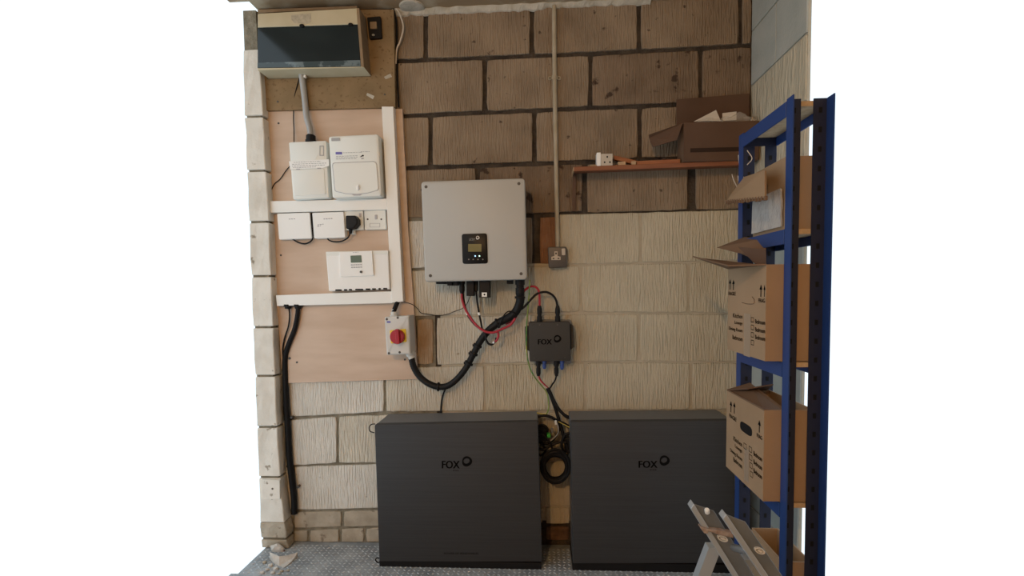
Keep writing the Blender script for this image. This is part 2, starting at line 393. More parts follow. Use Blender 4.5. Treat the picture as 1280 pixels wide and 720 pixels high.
# pillar on the left
JP = [60, 145, 213, 277, 345, 409, 470, 534, 597, 652, 674, 694]
EDGE = seg([(100,326),(213,332),(277,336),(461,343),(534,346),(597,350),(655,356),(694,361)])
PD = .065; XLP = P(322, 560, PD).x; bm = NB(); a = P(326, 60, PD)
pill = [P(EDGE(y)-2.5, y, PD-.01) for y in (60, 200, 345, 470, 597, 694)]
loft(bm, [[Vector((XLP+.004, .0, p.z if i else CEIL)), Vector((XLP+.004, -PD+.01, p.z if i else CEIL)), Vector((p.x, -PD+.01, p.z if i else CEIL)), Vector((p.x, .0, p.z if i else CEIL))] for i, p in enumerate(pill[:-1])] +
     [[Vector((XLP+.004, 0, 0)), Vector((XLP+.004, -PD+.01, 0)), Vector((pill[-1].x, -PD+.01, 0)), Vector((pill[-1].x, 0, 0))]])
pil = struct(obj('wall_left', bm, m_mortar_l))
for k in range(len(JP)-1):
    y0, y1 = JP[k]+1.4, JP[k+1]-1.4
    if k in (8,): y1 = 653
    a, b = P(EDGE(y0), y0, PD), P(EDGE(y1), y1, PD)
    zt = min(a.z, CEIL-.002); zb = max(b.z, 0.003)
    bm = NB(); top = [Vector((XLP, 0, zt)), Vector((XLP, -PD, zt)), Vector((a.x, -PD, zt)), Vector((a.x, 0, zt))]
    bot = [Vector((XLP, 0, zb)), Vector((XLP, -PD, zb)), Vector((b.x, -PD, zb)), Vector((b.x, 0, zb))]
    loft(bm, [bot, top]); bmesh.ops.subdivide_edges(bm, edges=bm.edges[:], cuts=2, use_grid_fill=True)
    for v in bm.verts: v.co += Vector((noise.noise(v.co*22), noise.noise(v.co*22+Vector((9,0,0))), 0))*.005
    bmesh.ops.bevel(bm, geom=[e for e in bm.edges if e.calc_face_angle(0) > .9], offset=.003, segments=1, affect='EDGES')
    obj('block' if k < 9 else 'brick', bm, m_pillar if k < 9 else m_brick, pil)

# ------------------------------------------------------------------ boards
bm = NB(); prism(bm, [(332,136),(503,136),(505,180),(508,233),(510,283),(517,380),(522,474),(440,476.5),(359,479),(352,461),(347,392),(342,317),(338,233)], .016, .001, .001)
ply = tag(obj('plywood_board', bm, m_ply), 'tall pale pinkish plywood board screwed to the block wall behind the white boxes', 'board')
for x, y in ((348,154),(351,319),(371,453),(506,449.5),(344,421)):
    bm = NB(); prism(bm, circ(x, y, 1.3, n=8), .0175, .016); obj('screw', bm, m_screw, ply)
bm = NB(); prism(bm, [(322,11),(492,12),(494,134),(322,138.5)], .03, .001, .001)
mdf = tag(obj('fibreboard_panel', bm, m_mdf), 'brown fibreboard panel under the ceiling, carrying the old fuse box', 'board')
for x, y in ((347,127),(481,118)):
    bm = NB(); prism(bm, circ(x, y, 1.2, n=8), .0315, .03); obj('screw', bm, m_screw, mdf)
for pts in ([(459,116),(468,120),(466,124),(458,119)], [(480,96),(488,92),(490,96),(482,99)]):
    bm = NB(); prism(bm, pts, .0308, .03); obj('white_mark', bm, m_plaster, mdf)

# ------------------------------------------------------------------ old fuse box
D0, D1 = .118, .0305
fb = thing('fuse_box', 'large old cream metal fuse box with dark tinted window, just below the ceiling', 'fuse box', P(385, 87, .08))
# shell: back pan plus front frame around the window
bm = NB(); prism(bm, [(322,17),(446,10),(447,30),(322,34)], D0, D1, .002); obj('top_cover', bm, m_cream, fb)
bm = NB(); prism(bm, [(447,30),(446,10),(449,10),(455,84),(451.3,84),],  D0-.001, D1, .001); obj('side_panel', bm, m_creamside, fb)
bm = NB(); prism(bm, [(322,85.2),(452,83.2),(455,84),(322,87.6)], D0, D1, .001); obj('bottom_panel', bm, m_cream, fb)
bm = NB(); prism(bm, [(322,30),(451,28),(453,84),(322,87)], .040, D1); obj('back_pan', bm, m_breaker, fb)
bm = NB(); prism(bm, [(322,34.6),(446.8,30.5),(450.8,83.0),(322,85.0)], D0-.004, D0-.008, .001); o = obj('window', bm, m_glassdark, fb); o['label'] = 'dark tinted window'
bm = NB(); q = [P(322,78.6,D0-.0035), P(450.3,75.2,D0-.0035), P(450.8,82.6,D0-.0035), P(322,84.8,D0-.0035)]; q[2].y += .0; plate(bm, q, .0012, Vector((0,1,0))); obj('window_reflection', bm, m_reflection, fb)  # pale strip painting the bright reflection along the window bottom
for i in range(15):
    x = 352+i*6.1
    if 9.5 < i-0 and i < 10: continue
    bm = NB(); prism(bm, [(x,52),(x+5.2,51.8),(x+5.4,66),(x+.2,66.2)], .085, .042, .002); br = obj('breaker', bm, m_breaker, fb)
    bm = NB(); prism(bm, [(x+1.4,57),(x+3.8,57),(x+3.8,61),(x+1.4,61)], .095, .083, .001); obj('toggle', bm, m_black, br)
bm = NB(); prism(bm, circ(338.5, 60, 3.2), .10, .05, .001); obj('knob', bm, m_breaker, fb)
bm = NB(); prism(bm, [(364,19),(388.5,16.5),(389,27),(384,29.5),(368,29),(364,24)], D0+.0008, D0); obj('glue_patch', bm, m_patch, fb)
for x, y in ((377,31.6),(438,30.2)):
    bm = NB(); prism(bm, circ(x, y, 3, 1.9, 14), D0+.003, D0-.003, .0008); obj('latch', bm, m_black, fb)
bm = NB(); prism(bm, [(322,12),(446,7.5),(446,10),(322,16)], .07, D1); obj('dust_lip', bm, m_creamside, fb)

# small terminal by the fuse box
tb = thing('terminal_block', 'small black fuse holder with a brown centre, right of the old fuse box', 'fuse holder', P(467, 48, .03))
bm = NB(); prism(bm, rr([(458.5,21.5),(475.5,20),(477,47),(461.5,48.5)], 1.5, 2), .045, .0305, .002); obj('base', bm, m_black, tb)
bm = NB(); prism(bm, rr([(462,27),(470.5,26.5),(471,35.5),(462.5,36)], 1, 2), .052, .044, .002); obj('cap', bm, m_creamside, tb)
bm = NB(); prism(bm, circ(466.5, 43.5, 1.8, 1.2, 10), .050, .044); obj('screw', bm, m_metal, tb)
cable('white_flex', 'thin off-white cable looping down from the ceiling between board and blocks', [(493,9,.02),(498,14,.02),(503,27,.02),(504,37,.02),(500,52,.018),(496,62,.014),(494.8,80,.012)], .0036, m_wcab)
cable('dark_edge_line', 'thin dark line running straight down the right edge of the fibreboard', [(492,11,.02),(495.5,30,.012),(496,70,.010),(497,105,.010),(498,134,.018)], .0035, m_rubber)  # thin black tube drawn along the board edge
bm = NB(); lathe(bm, P(515, 8, .03)+Vector((0,0,.004)), P(515, 8, .03)+Vector((0,0,-.006)), [(0,.055),(.6,.052),(1,.035)], 24)
o = obj('ceiling_rose', bm, m_plaster, None, True)
dz = CEIL - max(v.co.z for v in o.data.vertices) - o.location.z; o.location.z += dz; tag(o, 'round off-white plaster ring on the ceiling above the thin white cable', 'plaster ring')

# ------------------------------------------------------------------ white trunking
TF = .052
vt = tag(obj('cable_trunking', (lambda b: (prism(b, [(477,133),(491.5,133),(504,377),(489.5,378.5)], TF, .017, .002), b)[1])(NB()), m_wtrim), 'tall upright white trunking on the right side of the plywood', 'trunking')
bm = NB(); prism(bm, [(334,251.5),(483,248),(483.8,262),(335.5,266)], .046, .017, .002)
t2 = tag(obj('cable_trunking', bm, m_wtrim), 'upper level white trunking under the two tall white enclosures', 'trunking')
bm = NB(); prism(bm, [(344.5,369),(489.4,364),(490,379),(346,382.5)], .046, .017, .002)
t3 = tag(obj('cable_trunking', bm, m_wtrim), 'lower level white trunking under the heating controller', 'trunking')

# ------------------------------------------------------------------ two enclosures
e1 = thing('small_enclosure', 'narrow white plastic enclosure with a warning tape across it, left of the flap enclosure', 'electrical box', P(388, 248, .04))
bm = NB(); prism(bm, rr([(360.5,177.5),(407.5,175.5),(411,247),(366,249.5)], 2, 3), .072, .017, .006); obj('body', bm, m_wbox, e1, True)
bm = NB(); prism(bm, rr([(364.5,212),(405,210.5),(407,243),(367.5,245)], 1.5, 2), .075, .070, .003); obj('lower_cover', bm, m_wbox, e1, True)
bm = NB(); prism(bm, [(361,201.5),(411,199),(411.3,207),(404,210),(362.5,212)], .0762, .072, .0008); tp1 = obj('warning_tape', bm, m_wlabel, e1)
bm = NB(); ring_px(bm, rect(399.3,182,404.8,194.7), rect(400.3,183,403.8,193.7), .0735, .071); obj('embossed_frame', bm, m_faint, e1)
def dashes(name, rows, dep, m, parent, h=.7):
    bm = NB(); rnd = random.Random(3)
    for (x0, x1, y0, y1) in rows:
        x = x0
        while x < x1-.5:
            l = min(rnd.uniform(1.2, 3.6), x1-x); yy = y0+(y1-y0)*(x-x0)/(x1-x0)
            bm.faces.new([bm.verts.new(P(a, b, dep)) for a, b in ((x,yy),(x+l,yy),(x+l,yy+h),(x,yy+h))]); x += l+.8
    return flat_obj(name, bm, m, parent)
dashes('fine_print', [(367,401,202.6,201.2),(365,408,205.0,203.4),(365,406,207.2,205.8),(366,395,209.2,208.2)], .0766, m_faint, e1)
for x, y in ((372.5,211.4),(398.7,210.2)):
    bm = NB(); prism(bm, rr(rect(x-2.3,y-.5,x+2.3,y+.6), .4, 2), .0775, .076); obj('slot', bm, m_greyprint, e1)
e2 = thing('flap_enclosure', 'larger white enclosure with a closed flap door and finger knob, right of the taped one', 'electrical box', P(447, 246, .04))
bm = NB(); prism(bm, rr([(410,170),(473,167),(477,245),(415,248)], 4, 4), .088, .017, .009); obj('body', bm, m_wbox, e2, True)
bm = NB(); prism(bm, rr([(414.7,202.2),(470.5,200.6),(474,239),(418,241)], 3, 3)[:-5]+[(474,239),(458,243.4),(445,244.6),(432,243.2),(418.5,239.5)], .0862, .0858); 
bm.free(); fo = [(418,203.2),(467,201.3),(470,202.6),(471.3,205.5),(473.6,235.5),(472.4,238),(460,241.6),(446,243.1),(432,242.4),(420,239.6),(418.3,238),(415.2,206.5),(416,204)]
bm = NB(); prism(bm, fo, .0885, .084); obj('door_gap', bm, m_greyprint, e2)
fi = [(445+(x-445)*.975, 222+(y-222)*.965) for x, y in fo]
bm = NB(); prism(bm, fi, .0915, .084, .0015); dr = obj('door', bm, m_wbox, e2)
bm = NB(); prism(bm, circ(447, 234.3, 2.3, 3.6, 18), .098, .090, .002); o = obj('knob', bm, m_wtrim, dr, True)
bm = NB(); prism(bm, circ(448.2, 234.3, .6, 2.6, 10), .0986, .097); obj('knob_slot', bm, m_greyprint, dr)
bm = NB(); prism(bm, [(439,242.6),(453,242.0),(450,244.2),(442,244.4)], .090, .086); obj('grip', bm, m_greyprint, e2)
bm = NB(); prism(bm, rect(419.5,190,427.5,193), .0888, .0878); obj('blue_mark', bm, m_blueprint, e2)
bm = NB(); prism(bm, rr([(414,172.5),(425,172),(425.2,176),(414.2,176.5)], .8, 2), .0892, .0878, .0004); obj('raised_badge', bm, m_faint, e2)
dashes('fine_print', [(429,452,190.6,190.0),(451,462,189.4,189.2),(420,447,195.2,194.2),(420,447,197.0,196.0),(420,446,198.6,197.8)], .0889, m_faint, e2, .6)
bm = NB(); prism(bm, [(449.8,196.5),(451.5,194.6),(453.4,193.9),(453.2,193),(455,194.4),(453.6,196),(453.5,195.2),(451.8,195.9)], .0888, .0878); obj('arrow_mark', bm, m_print, e2)
bm = NB(); prism(bm, rect(451.5,197.2,454.6,198.8), .0888, .0878); obj('arrow_text', bm, m_greyprint, e2)
# conduit and gland from the fuse box
gc = cable('grey_flexible_conduit', 'pale grey flexible conduit dropping from the fuse box into the taped enclosure', [(376.5,90,.06),(378.5,105,.05),(381,125,.045),(383,145,.045),(387,160,.05),(388.5,172,.055)], .0125, m_greyc, n=12)
bm = NB(); lathe(bm, P(388.5,168.5,.055), P(388.5,178,.055), [(0,.015),(.12,.020),(.7,.020),(.72,.023),(1,.023)], 12); o = obj('gland', bm, m_black, gc); o['label'] = 'black gland'
bm = NB(); prism(bm, rr([(376,91),(381.5,91),(382,96.5),(379,97)], 1, 2), .062, .050, .002); obj('clip', bm, m_wtrim, gc)
cable('thin_black_wire', 'thin dark wire hanging from the fuse box to the left of the grey conduit', [(375.5,92,.05),(372,105,.035),(368,122,.028),(366.8,145,.026),(367.5,165,.03),(367.5,178,.04)], .0022, m_rubber)
cable('thin_black_wire', 'thin dark wire curling from the taped enclosure to the left edge of the plywood', [(362,208,.022),(357,214,.021),(350,224,.020),(343,230,.019),(338.5,240,.019),(337.5,251,.019)], .0020, m_rubber)

# ------------------------------------------------------------------ hubs, sockets, heating controller
h1 = thing('hub_box', 'flat white hub box beneath the upper trunking, leftmost of the pair', 'hub', P(367, 300, .03), 'white hub boxes under the trunking')
bm = NB(); prism(bm, rr([(346,267),(387,265.5),(389.6,298),(348.6,299.5)], 1.5, 3), .044, .017, .003); obj('body', bm, m_wlabel, h1)
dashes('badge_print', [(361,370,273.4,273)], .0443, m_faint, h1, .9)
h2 = thing('hub_box', 'flat white hub box with grey name print, between its twin and the black plug', 'hub', P(411, 299, .03), 'white hub boxes under the trunking')
bm = NB(); prism(bm, rr([(390,266),(429.5,264.5),(431.8,296.8),(392.6,298.2)], 1.5, 3), .044, .017, .003); obj('body', bm, m_wlabel, h2)
dashes('badge_print', [(404.5,415.5,273,272.4)], .0443, m_greyprint, h2, 1.3)
dashes('sticker_print', [(397,404.5,280.5,279.6),(396.5,401,282.3,281.6)], .0443, m_faint, h2, .9)
sp = thing('switched_socket', 'white wall socket plate mostly hidden behind the black plug', 'socket', P(441, 288, .02))
bm = NB(); prism(bm, rr([(430,263),(453.8,262.4),(454.6,287),(431.5,288)], 1, 2), .034, .017, .002); obj('faceplate', bm, m_wbox, sp)
bm = NB(); prism(bm, rr(rect(448.6,266.4,451.2,271), .5, 2), .037, .033, .001); obj('switch', bm, m_greyprint, sp)
s2 = thing('fused_switch', 'square white switch plate with two screws, beside the upright trunking', 'switch', P(469, 288, .02))
bm = NB(); prism(bm, rr([(455,262.4),(481.5,262),(482.8,286.5),(456,287.2)], 1, 2), .034, .017, .002); obj('faceplate', bm, m_wbox, s2)
bm = NB(); prism(bm, rr([(468.3,268.4),(471.3,268.3),(471.4,274),(468.4,274.2)], .5, 2), .037, .033, .001); obj('switch', bm, m_greyprint, s2)
for x in (459.5, 476.5):
    bm = NB(); prism(bm, circ(x, 274, 1.1, n=10), .035, .033); obj('screw', bm, m_screw, s2)
bm = NB(); ring_px(bm, rect(462,279,475,284), rect(462.5,279.4,474.5,283.6), .0345, .033); obj('embossed_frame', bm, m_faint, s2)
pg = thing('power_plug', 'black moulded plug pushed into the white wall socket', 'plug', P(438, 287, .05))
bm = NB(); prism(bm, [(431.5,270.5),(433,269.3),(443,269.2),(446.5,273.5),(446.8,279.5),(442,285),(434,286.3),(432,285)], .075, .034, .005); obj('body', bm, m_black, pg)
bm = NB(); lathe(bm, P(438.5,284,.055), P(438,292,.05), [(0,.010),(.5,.008),(1,.006)], 10); obj('cable_grip', bm, m_black, pg)
cable('plug_lead', 'thin black lead curving from the plug up into the right hub box', [(438,291,.05),(435,297,.045),(427,301.5,.035),(417,302,.032),(411,300,.032),(409.5,297.5,.03)], .0032, m_rubber)
cable('hub_lead', 'thin black lead squeezed between the two hub boxes and looping under the left one', [(389,266,.035),(390.2,285,.035),(390.8,297,.034),(388,302,.032),(381,304.6,.03),(373,303,.03),(366,299,.03)], .0034, m_rubber)
bm = NB(); prism(bm, rr([(438,287),(443,286.6),(443.4,292.6),(438.6,293)], .8, 2), .036, .017, .002); tag(obj('cable_joiner', bm, m_wbox), 'tiny white joiner block hanging just under the black plug', 'connector')
hc = thing('heating_controller', 'wide white heating controller with small green screen above the lower trunking', 'controller', P(448, 363, .03))
bm = NB(); prism(bm, rr([(407,314.6),(485,312.8),(487.5,361.5),(411,364)], 1.5, 3), .062, .017, .004); obj('body', bm, m_wlabel, hc)
bm = NB(); prism(bm, [(407.2,314.8),(485,313),(485.4,317.8),(407.6,319.4)], .064, .060, .001); obj('top_band', bm, m_wbox, hc)
bm = NB(); prism(bm, rr([(424,315.3),(465,313.4),(467,344.6),(425.4,346)], .8, 2), .070, .061, .0015); fp = obj('front_panel', bm, m_wlabel, hc)
bm = NB(); prism(bm, rr([(438,319.6),(451.5,319),(452.2,328),(438.6,328.4)], .6, 2), .0712, .0698); obj('screen', bm, m_lcdg, fp)
dashes('badge_print', [(441,448,315.2,315)], .0704, m_faint, fp, .6)
for r_, y in enumerate((330.5, 333.6)):
    for k in range(5):
        x = 438.5+k*2.9+.2*r_
        bm = NB(); prism(bm, rr(rect(x,y-.1*k,x+2.2,y+1.3-.1*k), .4, 2), .0715, .0695); obj('button', bm, m_greyprint, fp)
bm = NB(); prism(bm, circ(451, 339.8, 1.5, n=14), .0745, .0695, .0006); obj('dial', bm, m_screw, fp)
for k, (a, b) in enumerate(((419,427),(430,434),(436,440),(444,454),(457,463),(465,470),(473,476),(479,484))):
    bm = NB(); prism(bm, rr(rect(a,361.7-.03*(a-419),b,363.6-.03*(a-419)), .6, 2), .0625, .058); obj('vent_slot', bm, m_black, hc)

# cables down the left corner
cable('black_sleeved_cable', 'thick black cable running down the corner from the lower trunking to the floor', [(372.5,381,.03),(371.5,395,.03),(368,412,.028),(361,430,.024),(356.5,446,.02),(356.5,470,.018),(358,505,.016),(360,540,.016),(362,575,.016),(365.5,605,.016),(367.5,625,.016),(367.8,642,.016)], lambda t: .009+.0055*min(1,t*1.6), m_rubber, n=10)
cable('thin_corner_cable', 'thin black cable hanging left of the thick one below the lower trunking', [(361,381,.03),(362,395,.03),(360.5,408,.028),(356,422,.024),(353.5,436,.02),(354,452,.02)], .0035, m_rubber)
for x, lab in ((360, 'left'), (372.5, 'right')):
    bm = NB(); lathe(bm, P(x,380.5,.03), P(x,386,.03), [(0,.020),(.5,.020),(.55,.015),(1,.013)], 12); tag(obj('cable_gland', bm, m_black), f'black cable gland under the lower trunking, the {lab} one of two', 'gland')
for y, x in ((448,357.5),(522,359.8),(609,368)):
    bm = NB(); prism(bm, circ(x+4, y, 1.6, n=8), .020, .0, .001); tag(obj('cable_clip', bm, m_screw), {448:'tiny clip nail holding the corner cable near the plywood bottom',522:'tiny clip nail on the corner cable, at mid height of the lower wall',609:'tiny clip nail on the corner cable, lowest of all near the floor'}[y], 'clip')

# ------------------------------------------------------------------ isolator switch
iso = thing('isolator_switch', 'grey isolator box with red rotary knob on a yellow plate, right of the plywood', 'isolator switch', P(500, 444, .06))
bm = NB(); prism(bm, rr([(480.5,396.5),(511,394.5),(513.2,442.6),(483.2,444)], 1.5, 3), .108, .017, .006); obj('body', bm, m_isol, iso)
bm = NB(); prism(bm, rr([(487,413),(507,411),(508,427.5),(488.5,429.5)], 1, 2), .112, .107, .001); obj('yellow_plate', bm, m_yellow, iso)['label'] = 'yellow backing plate'
c0 = P(497.6, 420.6, .112); c1 = P(497.6, 420.6, .112)+Vector((0,-.022,0)); bm = NB(); lathe(bm, c0, c1, [(0,.031),(.8,.031),(1,.027)], 28); kb = obj('knob', bm, m_redknob, iso, True); kb['label'] = 'red rotary knob'
bm = NB(); prism(bm, rr([(493.2,411.5),(498.2,411.5),(499.6,430),(494.8,430.6)], 1.6, 3), .146, .132, .003); obj('grip', bm, m_redknob, kb)
for x, y in ((483.4,399),(497,396.6+.6),(486,441.6),(499.5,440.4)):
    bm = NB(); prism(bm, circ(x, y, 1.5, n=10), .1092, .105); obj('screw', bm, m_screw, iso)
bm = NB(); prism(bm, rect(483.6,401.4,488.2,403.6), .1084, .1075); obj('blue_mark', bm, m_blueprint, iso)
bm = NB(); lathe(bm, P(492.5,386.5,.06), P(492.8,396.5,.06), [(0,.010),(.3,.010),(.35,.014),(.7,.014),(.75,.018),(1,.018)], 14); obj('gland', bm, m_isol, iso)
bm = NB(); lathe(bm, P(512,440,.062), P(515,448,.062), [(0,.019),(.5,.019),(.55,.015),(1,.015)], 14); obj('gland', bm, m_isol, iso)
cable('isolator_feed', 'short black cable from the bottom of the trunking into the isolator', [(497,377,.04),(495.5,381,.05),(493,387,.06),(492.6,390,.06)], .0105, m_rubber)

# ------------------------------------------------------------------ inverter
ID = .16
inv = thing('inverter', 'large light grey wall inverter with a small black display, upper middle of the wall', 'inverter', P(595, 352, .08))
bm = NB(); prism(bm, rr([(530,232),(652,228.5),(655,347.5),(534.5,350.5)], 3, 3), ID-.025, .012, .004); obj('heatsink_body', bm, m_invside, inv)
bm = NB(); prism(bm, rr([(526,226.5),(656,222.5),(659,349.5),(531,352.5)], 5, 5), ID, ID-.035, .008); fc = obj('front_cover', bm, m_inv, inv, True)
for x, y in ((532.5,233.5),(648.6,229.5),(538,344.6),(651.4,342.2)):
    bm = NB(); prism(bm, circ(x, y, 2.0, n=14), ID+.0006, ID-.001); obj('screw', bm, m_screw, fc)
bm = NB(); prism(bm, rr([(577,292.4),(608.6,291.6),(609.8,329.4),(578.2,330)], 3.2, 4), ID+.003, ID-.001, .0015); dp = obj('display_panel', bm, m_screen, inv, True); dp['label'] = 'glossy black display panel'
bm = NB(); prism(bm, rect(585.2,305,601.8,314.6), ID+.0036, ID+.002); obj('screen', bm, m_lcd, dp)
text_px('lettering', 'FOX', 586.8, 297.6, 594, 301, ID+.0038, m_logo_w, dp, bold=.0004); swirl(597, 297, 2.2, ID+.0042, m_logo_w, dp)
for x, m in ((594,m_led),(599.3,m_ledg)):
    bm = NB(); prism(bm, circ(x, 320, .9, n=10), ID+.0045, ID+.002); obj('indicator_light', bm, m, dp)
for x in (586, 591.5, 597.5, 603.5):
    bm = NB(); prism(bm, circ(x, 324.2, .9, n=10), ID+.0042, ID+.002); obj('button', bm, m_breaker, dp)
GD = .09
def gland_px(x, y0, y1, w, dep=GD, parent=inv, m=m_black, name='gland', ribs=True, x2=None):
    p0, p1 = P(x, y0, dep), P(x2 or x, y1, dep); r = w/2/280*(DIST-dep)/DIST; bm = NB()
    prof = [(0,r*.8),(.08,r),(.35,r),(.38,r*.8),(.5,r*.8),(.52,r*.95),(.8,r*.95),(1,r*.6)] if ribs else [(0,r),(.9,r),(1,r*.85)]
    lathe(bm, p0, p1, prof, 14); return obj(name, bm, m, parent)
def port(x0, x1, y0, y1, d0=.07, d1=.115, parent=inv, m=m_black, name='port'):
    bm = NB(); prism(bm, rr(rect(x0,y0,x1,y1), .8, 2), d1, d0, .002); return obj(name, bm, m, parent)
port(545,557,349,355); port(559,565,349,357); port(567,572.5,349,357); port(583,592.4,349,370); port(633.5,641,349,355)
port(592.8,597,349,364, .08, .1); wf = port(599,612,349,372, .07, .125, name='data_dongle')
bm = NB(); prism(bm, rect(602.2,365.6,608.6,371), .1262, .124); ws = obj('white_sticker', bm, m_wlabel, wf)
bm = NB(); prism(bm, circ(605.6, 368.2, 1.2, n=8), .1268, .126); obj('sticker_mark', bm, m_print, wf)
gland_px(577.5, 348, 367, 7.5); gland_px(650, 347, 372, 12, .10)

# ------------------------------------------------------------------ inverter wiring
con = cable('corrugated_cable_sleeve', 'thick black corrugated cable sleeve sweeping from the isolator up to the inverter', [(514,446,.062),(517,458,.055),(524,470,.05),(535,479,.05),(548,483.5,.05),(560,482,.05),(572,473,.052),(583,459,.055),(592,442,.058),(600,427,.06),(610,414,.062),(622,404,.066),(636,397,.072),(645,389,.08),(650,377,.09),(650,364,.10)], lambda t: .0145+.0045*min(1, max(0,(t-.5)*3)), m_rib, n=12, sub=9, rib=.06)
for x, y, d, dx, dy in ((548,483.5,.05,1,.05),(586,454,.056,.6,-1),(592,442,.058,.5,-1),(597,432,.06,.5,-1),(622,404,.066,1,-.5),(650,372,.095,0,-1)):
    a, b = P(x-dx*1.2, y-dy*1.2, d), P(x+dx*1.2, y+dy*1.2, d); bm = NB(); lathe(bm, a, b, [(0,.0185),(.2,.0205),(.8,.0205),(1,.0185)] if x < 600 else [(0,.020),(.2,.0225),(.8,.0225),(1,.020)], 14); tie = obj('cable_tie', bm, m_black, con)
    bm = NB(); c = P(x, y, d); wbox(bm, c.x-.022, c.x-.014, c.y-.006, c.y+.006, c.z-.004, c.z+.006); obj('tie_head', bm, m_black, tie)
cable('red_solar_cable', 'red cable dropping from the inverter gland and joining the black sleeve', [(577,364,.09),(577.5,374,.088),(581,385,.085),(588,397,.085),(597,408,.088),(607,414.5,.09),(617,415.5,.094),(628,411,.096),(638,406,.096),(644,398,.096)], .0052, m_redcab)
bc = cable('black_solar_cable', 'black cable with white marker beside the red one under the inverter', [(578.5,364,.084),(579.5,374,.082),(582,386,.08),(586,396,.08),(594,406,.082),(604,412.5,.084),(614,414,.085)], .0050, m_rubber)
bm = NB(); tube(bm, px3([(583.2,390,.0802),(584.8,393.5,.0802)]), .0062, 8); obj('white_marker', bm, m_wlabel, bc)
dc = cable('black_data_cable', 'straight black cable with a white band, from the inverter middle to the sleeve', [(594.5,352,.09),(596,372,.085),(598.2,388,.082),(600.5,400,.08),(603,412,.08)], .0042, m_rubber)
bm = NB(); tube(bm, px3([(598.5,390.5,.0815),(599.2,394,.0815)]), .0056, 8); obj('white_marker', bm, m_wlabel, dc)
cable('thin_signal_wire', 'hair-thin dark wire sagging across the wall from the inverter to the trunking', [(588,370,.09),(583.5,380,.06),(578,385.5,.03),(568,389.5,.015),(556,393.6,.01),(545,394.2,.008),(533,392.4,.008),(526,391,.008),(522,386,.01),(516,381,.02),(506,377.5,.03),(501,377.5,.035)], .0016, m_rubber)
cable('red_loop', 'short red cable loop hanging beneath the sleeve bend', [(622,414,.09),(623,420,.09),(621,425,.09),(619,427,.088)], .0050, m_redcab)
rl = cable('black_loop', 'small black cable loop hanging beneath the sleeve bend', [(607,417,.085),(607.5,424,.085),(610.5,429.5,.085),(615,430.5,.085),(619,427,.086),(620,422.5,.088)], .0046, m_rubber)
bm = NB(); tube(bm, px3([(616.5,429.4,.086),(618.4,427.4,.0868)]), .0058, 8); obj('silver_marker', bm, m_metal, rl)
cable('black_arc_wire', 'thin black wire arching over the sleeve under the inverter', [(623,410,.095),(629,396,.1),(634,390,.1),(640,389.5,.1),(644,393,.1)], .0028, m_rubber)
cable('red_link_cable', 'red cable arching from the inverter into the left top gland of the junction box', [(651,372,.095),(655,364,.09),(662,358.6,.08),(669,358.6,.075),(673.5,364,.07),(674.4,374,.065),(674.4,384,.06)], .0050, m_redcab)
cable('red_under_cable', 'red cable emerging under the sleeve to the left of the junction box', [(632,405,.055),(640,401.5,.055),(645,396,.058),(647,389,.062)], .0048, m_redcab)
cable('black_link_cable', 'black cable arching from the sleeve into the right top gland of the junction box', [(648,389,.085),(656,383,.08),(664,374,.075),(672,367,.07),(682,365,.07),(690,368.4,.068),(695,375,.065),(697,384,.06)], .0050, m_rubber)
cable('tail_wire', 'thin black wire leaving the sleeve bottom and dropping behind the left battery', [(560,483,.03),(555.5,489,.02),(552.5,499,.012),(551.5,508,.01),(550.5,520,.01)], .0040, m_rubber)

# ------------------------------------------------------------------ junction box
jb = thing('junction_box', 'small dark grey junction box with black word and ring emblem, right below the inverter', 'junction box', P(688, 456, .04))
bm = NB(); prism(bm, rr([(668,400),(714,400),(714,455),(668,455)], 2, 3), .040, .002, .003); obj('back_body', bm, m_heat, jb)
bm = NB(); prism(bm, rr([(660.5,402.6),(712.6,402.0),(713.6,451.4),(662,452)], 2.5, 4), .082, .035, .004); obj('lid', bm, m_jb, jb, True)
for q in ([(656,409),(661,407),(661.6,439),(656.8,436.5)], [(713,404.5),(717,407.5),(717.8,433.5),(713.6,437.5)]):
    bm = NB(); prism(bm, q, .060, .030, .003); obj('mounting_ear', bm, m_jb, jb)
text_px('lettering', 'FOX', 672.6, 424, 689.6, 430.6, .0826, m_print, jb, bold=.0012); swirl(696.6, 423.4, 4.6, .0834, m_print, jb)
for i, (x, y0, y1, wd, m) in enumerate(((674.4,403,382,6.6,m_black),(697,403,382,6.6,m_black))): gland_px(x, y0, y1, wd, .06, jb, m)
for x, y1, wd, m, nm in ((673,470,6.2,m_black,'gland'),(680.5,461,5.4,m_blue,'blue_plug'),(695.5,470,6.2,m_black,'gland'),(702.5,462,5.4,m_blue,'blue_plug')): gland_px(x, 450, y1, wd, .055, jb, m, nm)
for x, y in ((674.5,406),(697,406),(668,448),(706,447)):
    bm = NB(); prism(bm, circ(x, y, .9, n=8), .0828, .081); obj('screw', bm, m_screw, jb)
cable('earth_wire', 'green and yellow earth wire bowing around the left side of the junction box', [(662,350,.10),(661.5,366,.085),(660,384,.075),(658.5,404,.07),(658.2,424,.07),(658.6,442,.065),(662,459,.055),(668,471,.045),(676,481,.035),(683,490,.03),(685.5,500,.03),(685.5,512,.035),(681,519.5,.04),(672,520.5,.05)], .0028, m_gcab)
cable('red_tail', 'short red wire from the left bottom gland of the junction box', [(673,469,.055),(675.5,475,.05),(680,480,.045),(685,485,.04)], .0035, m_redcab)
cable('white_tail', 'short white wire joining the strands below the junction box', [(679,478,.045),(683,484,.042),(687,487,.04),(690,481,.042),(692.5,476,.048)], .0028, m_wcab)
cable('black_tail', 'short black wire from the right bottom gland of the junction box', [(695.5,469,.055),(694,475,.05),(690,481,.045),(686.5,487,.04)], .0038, m_rubber)
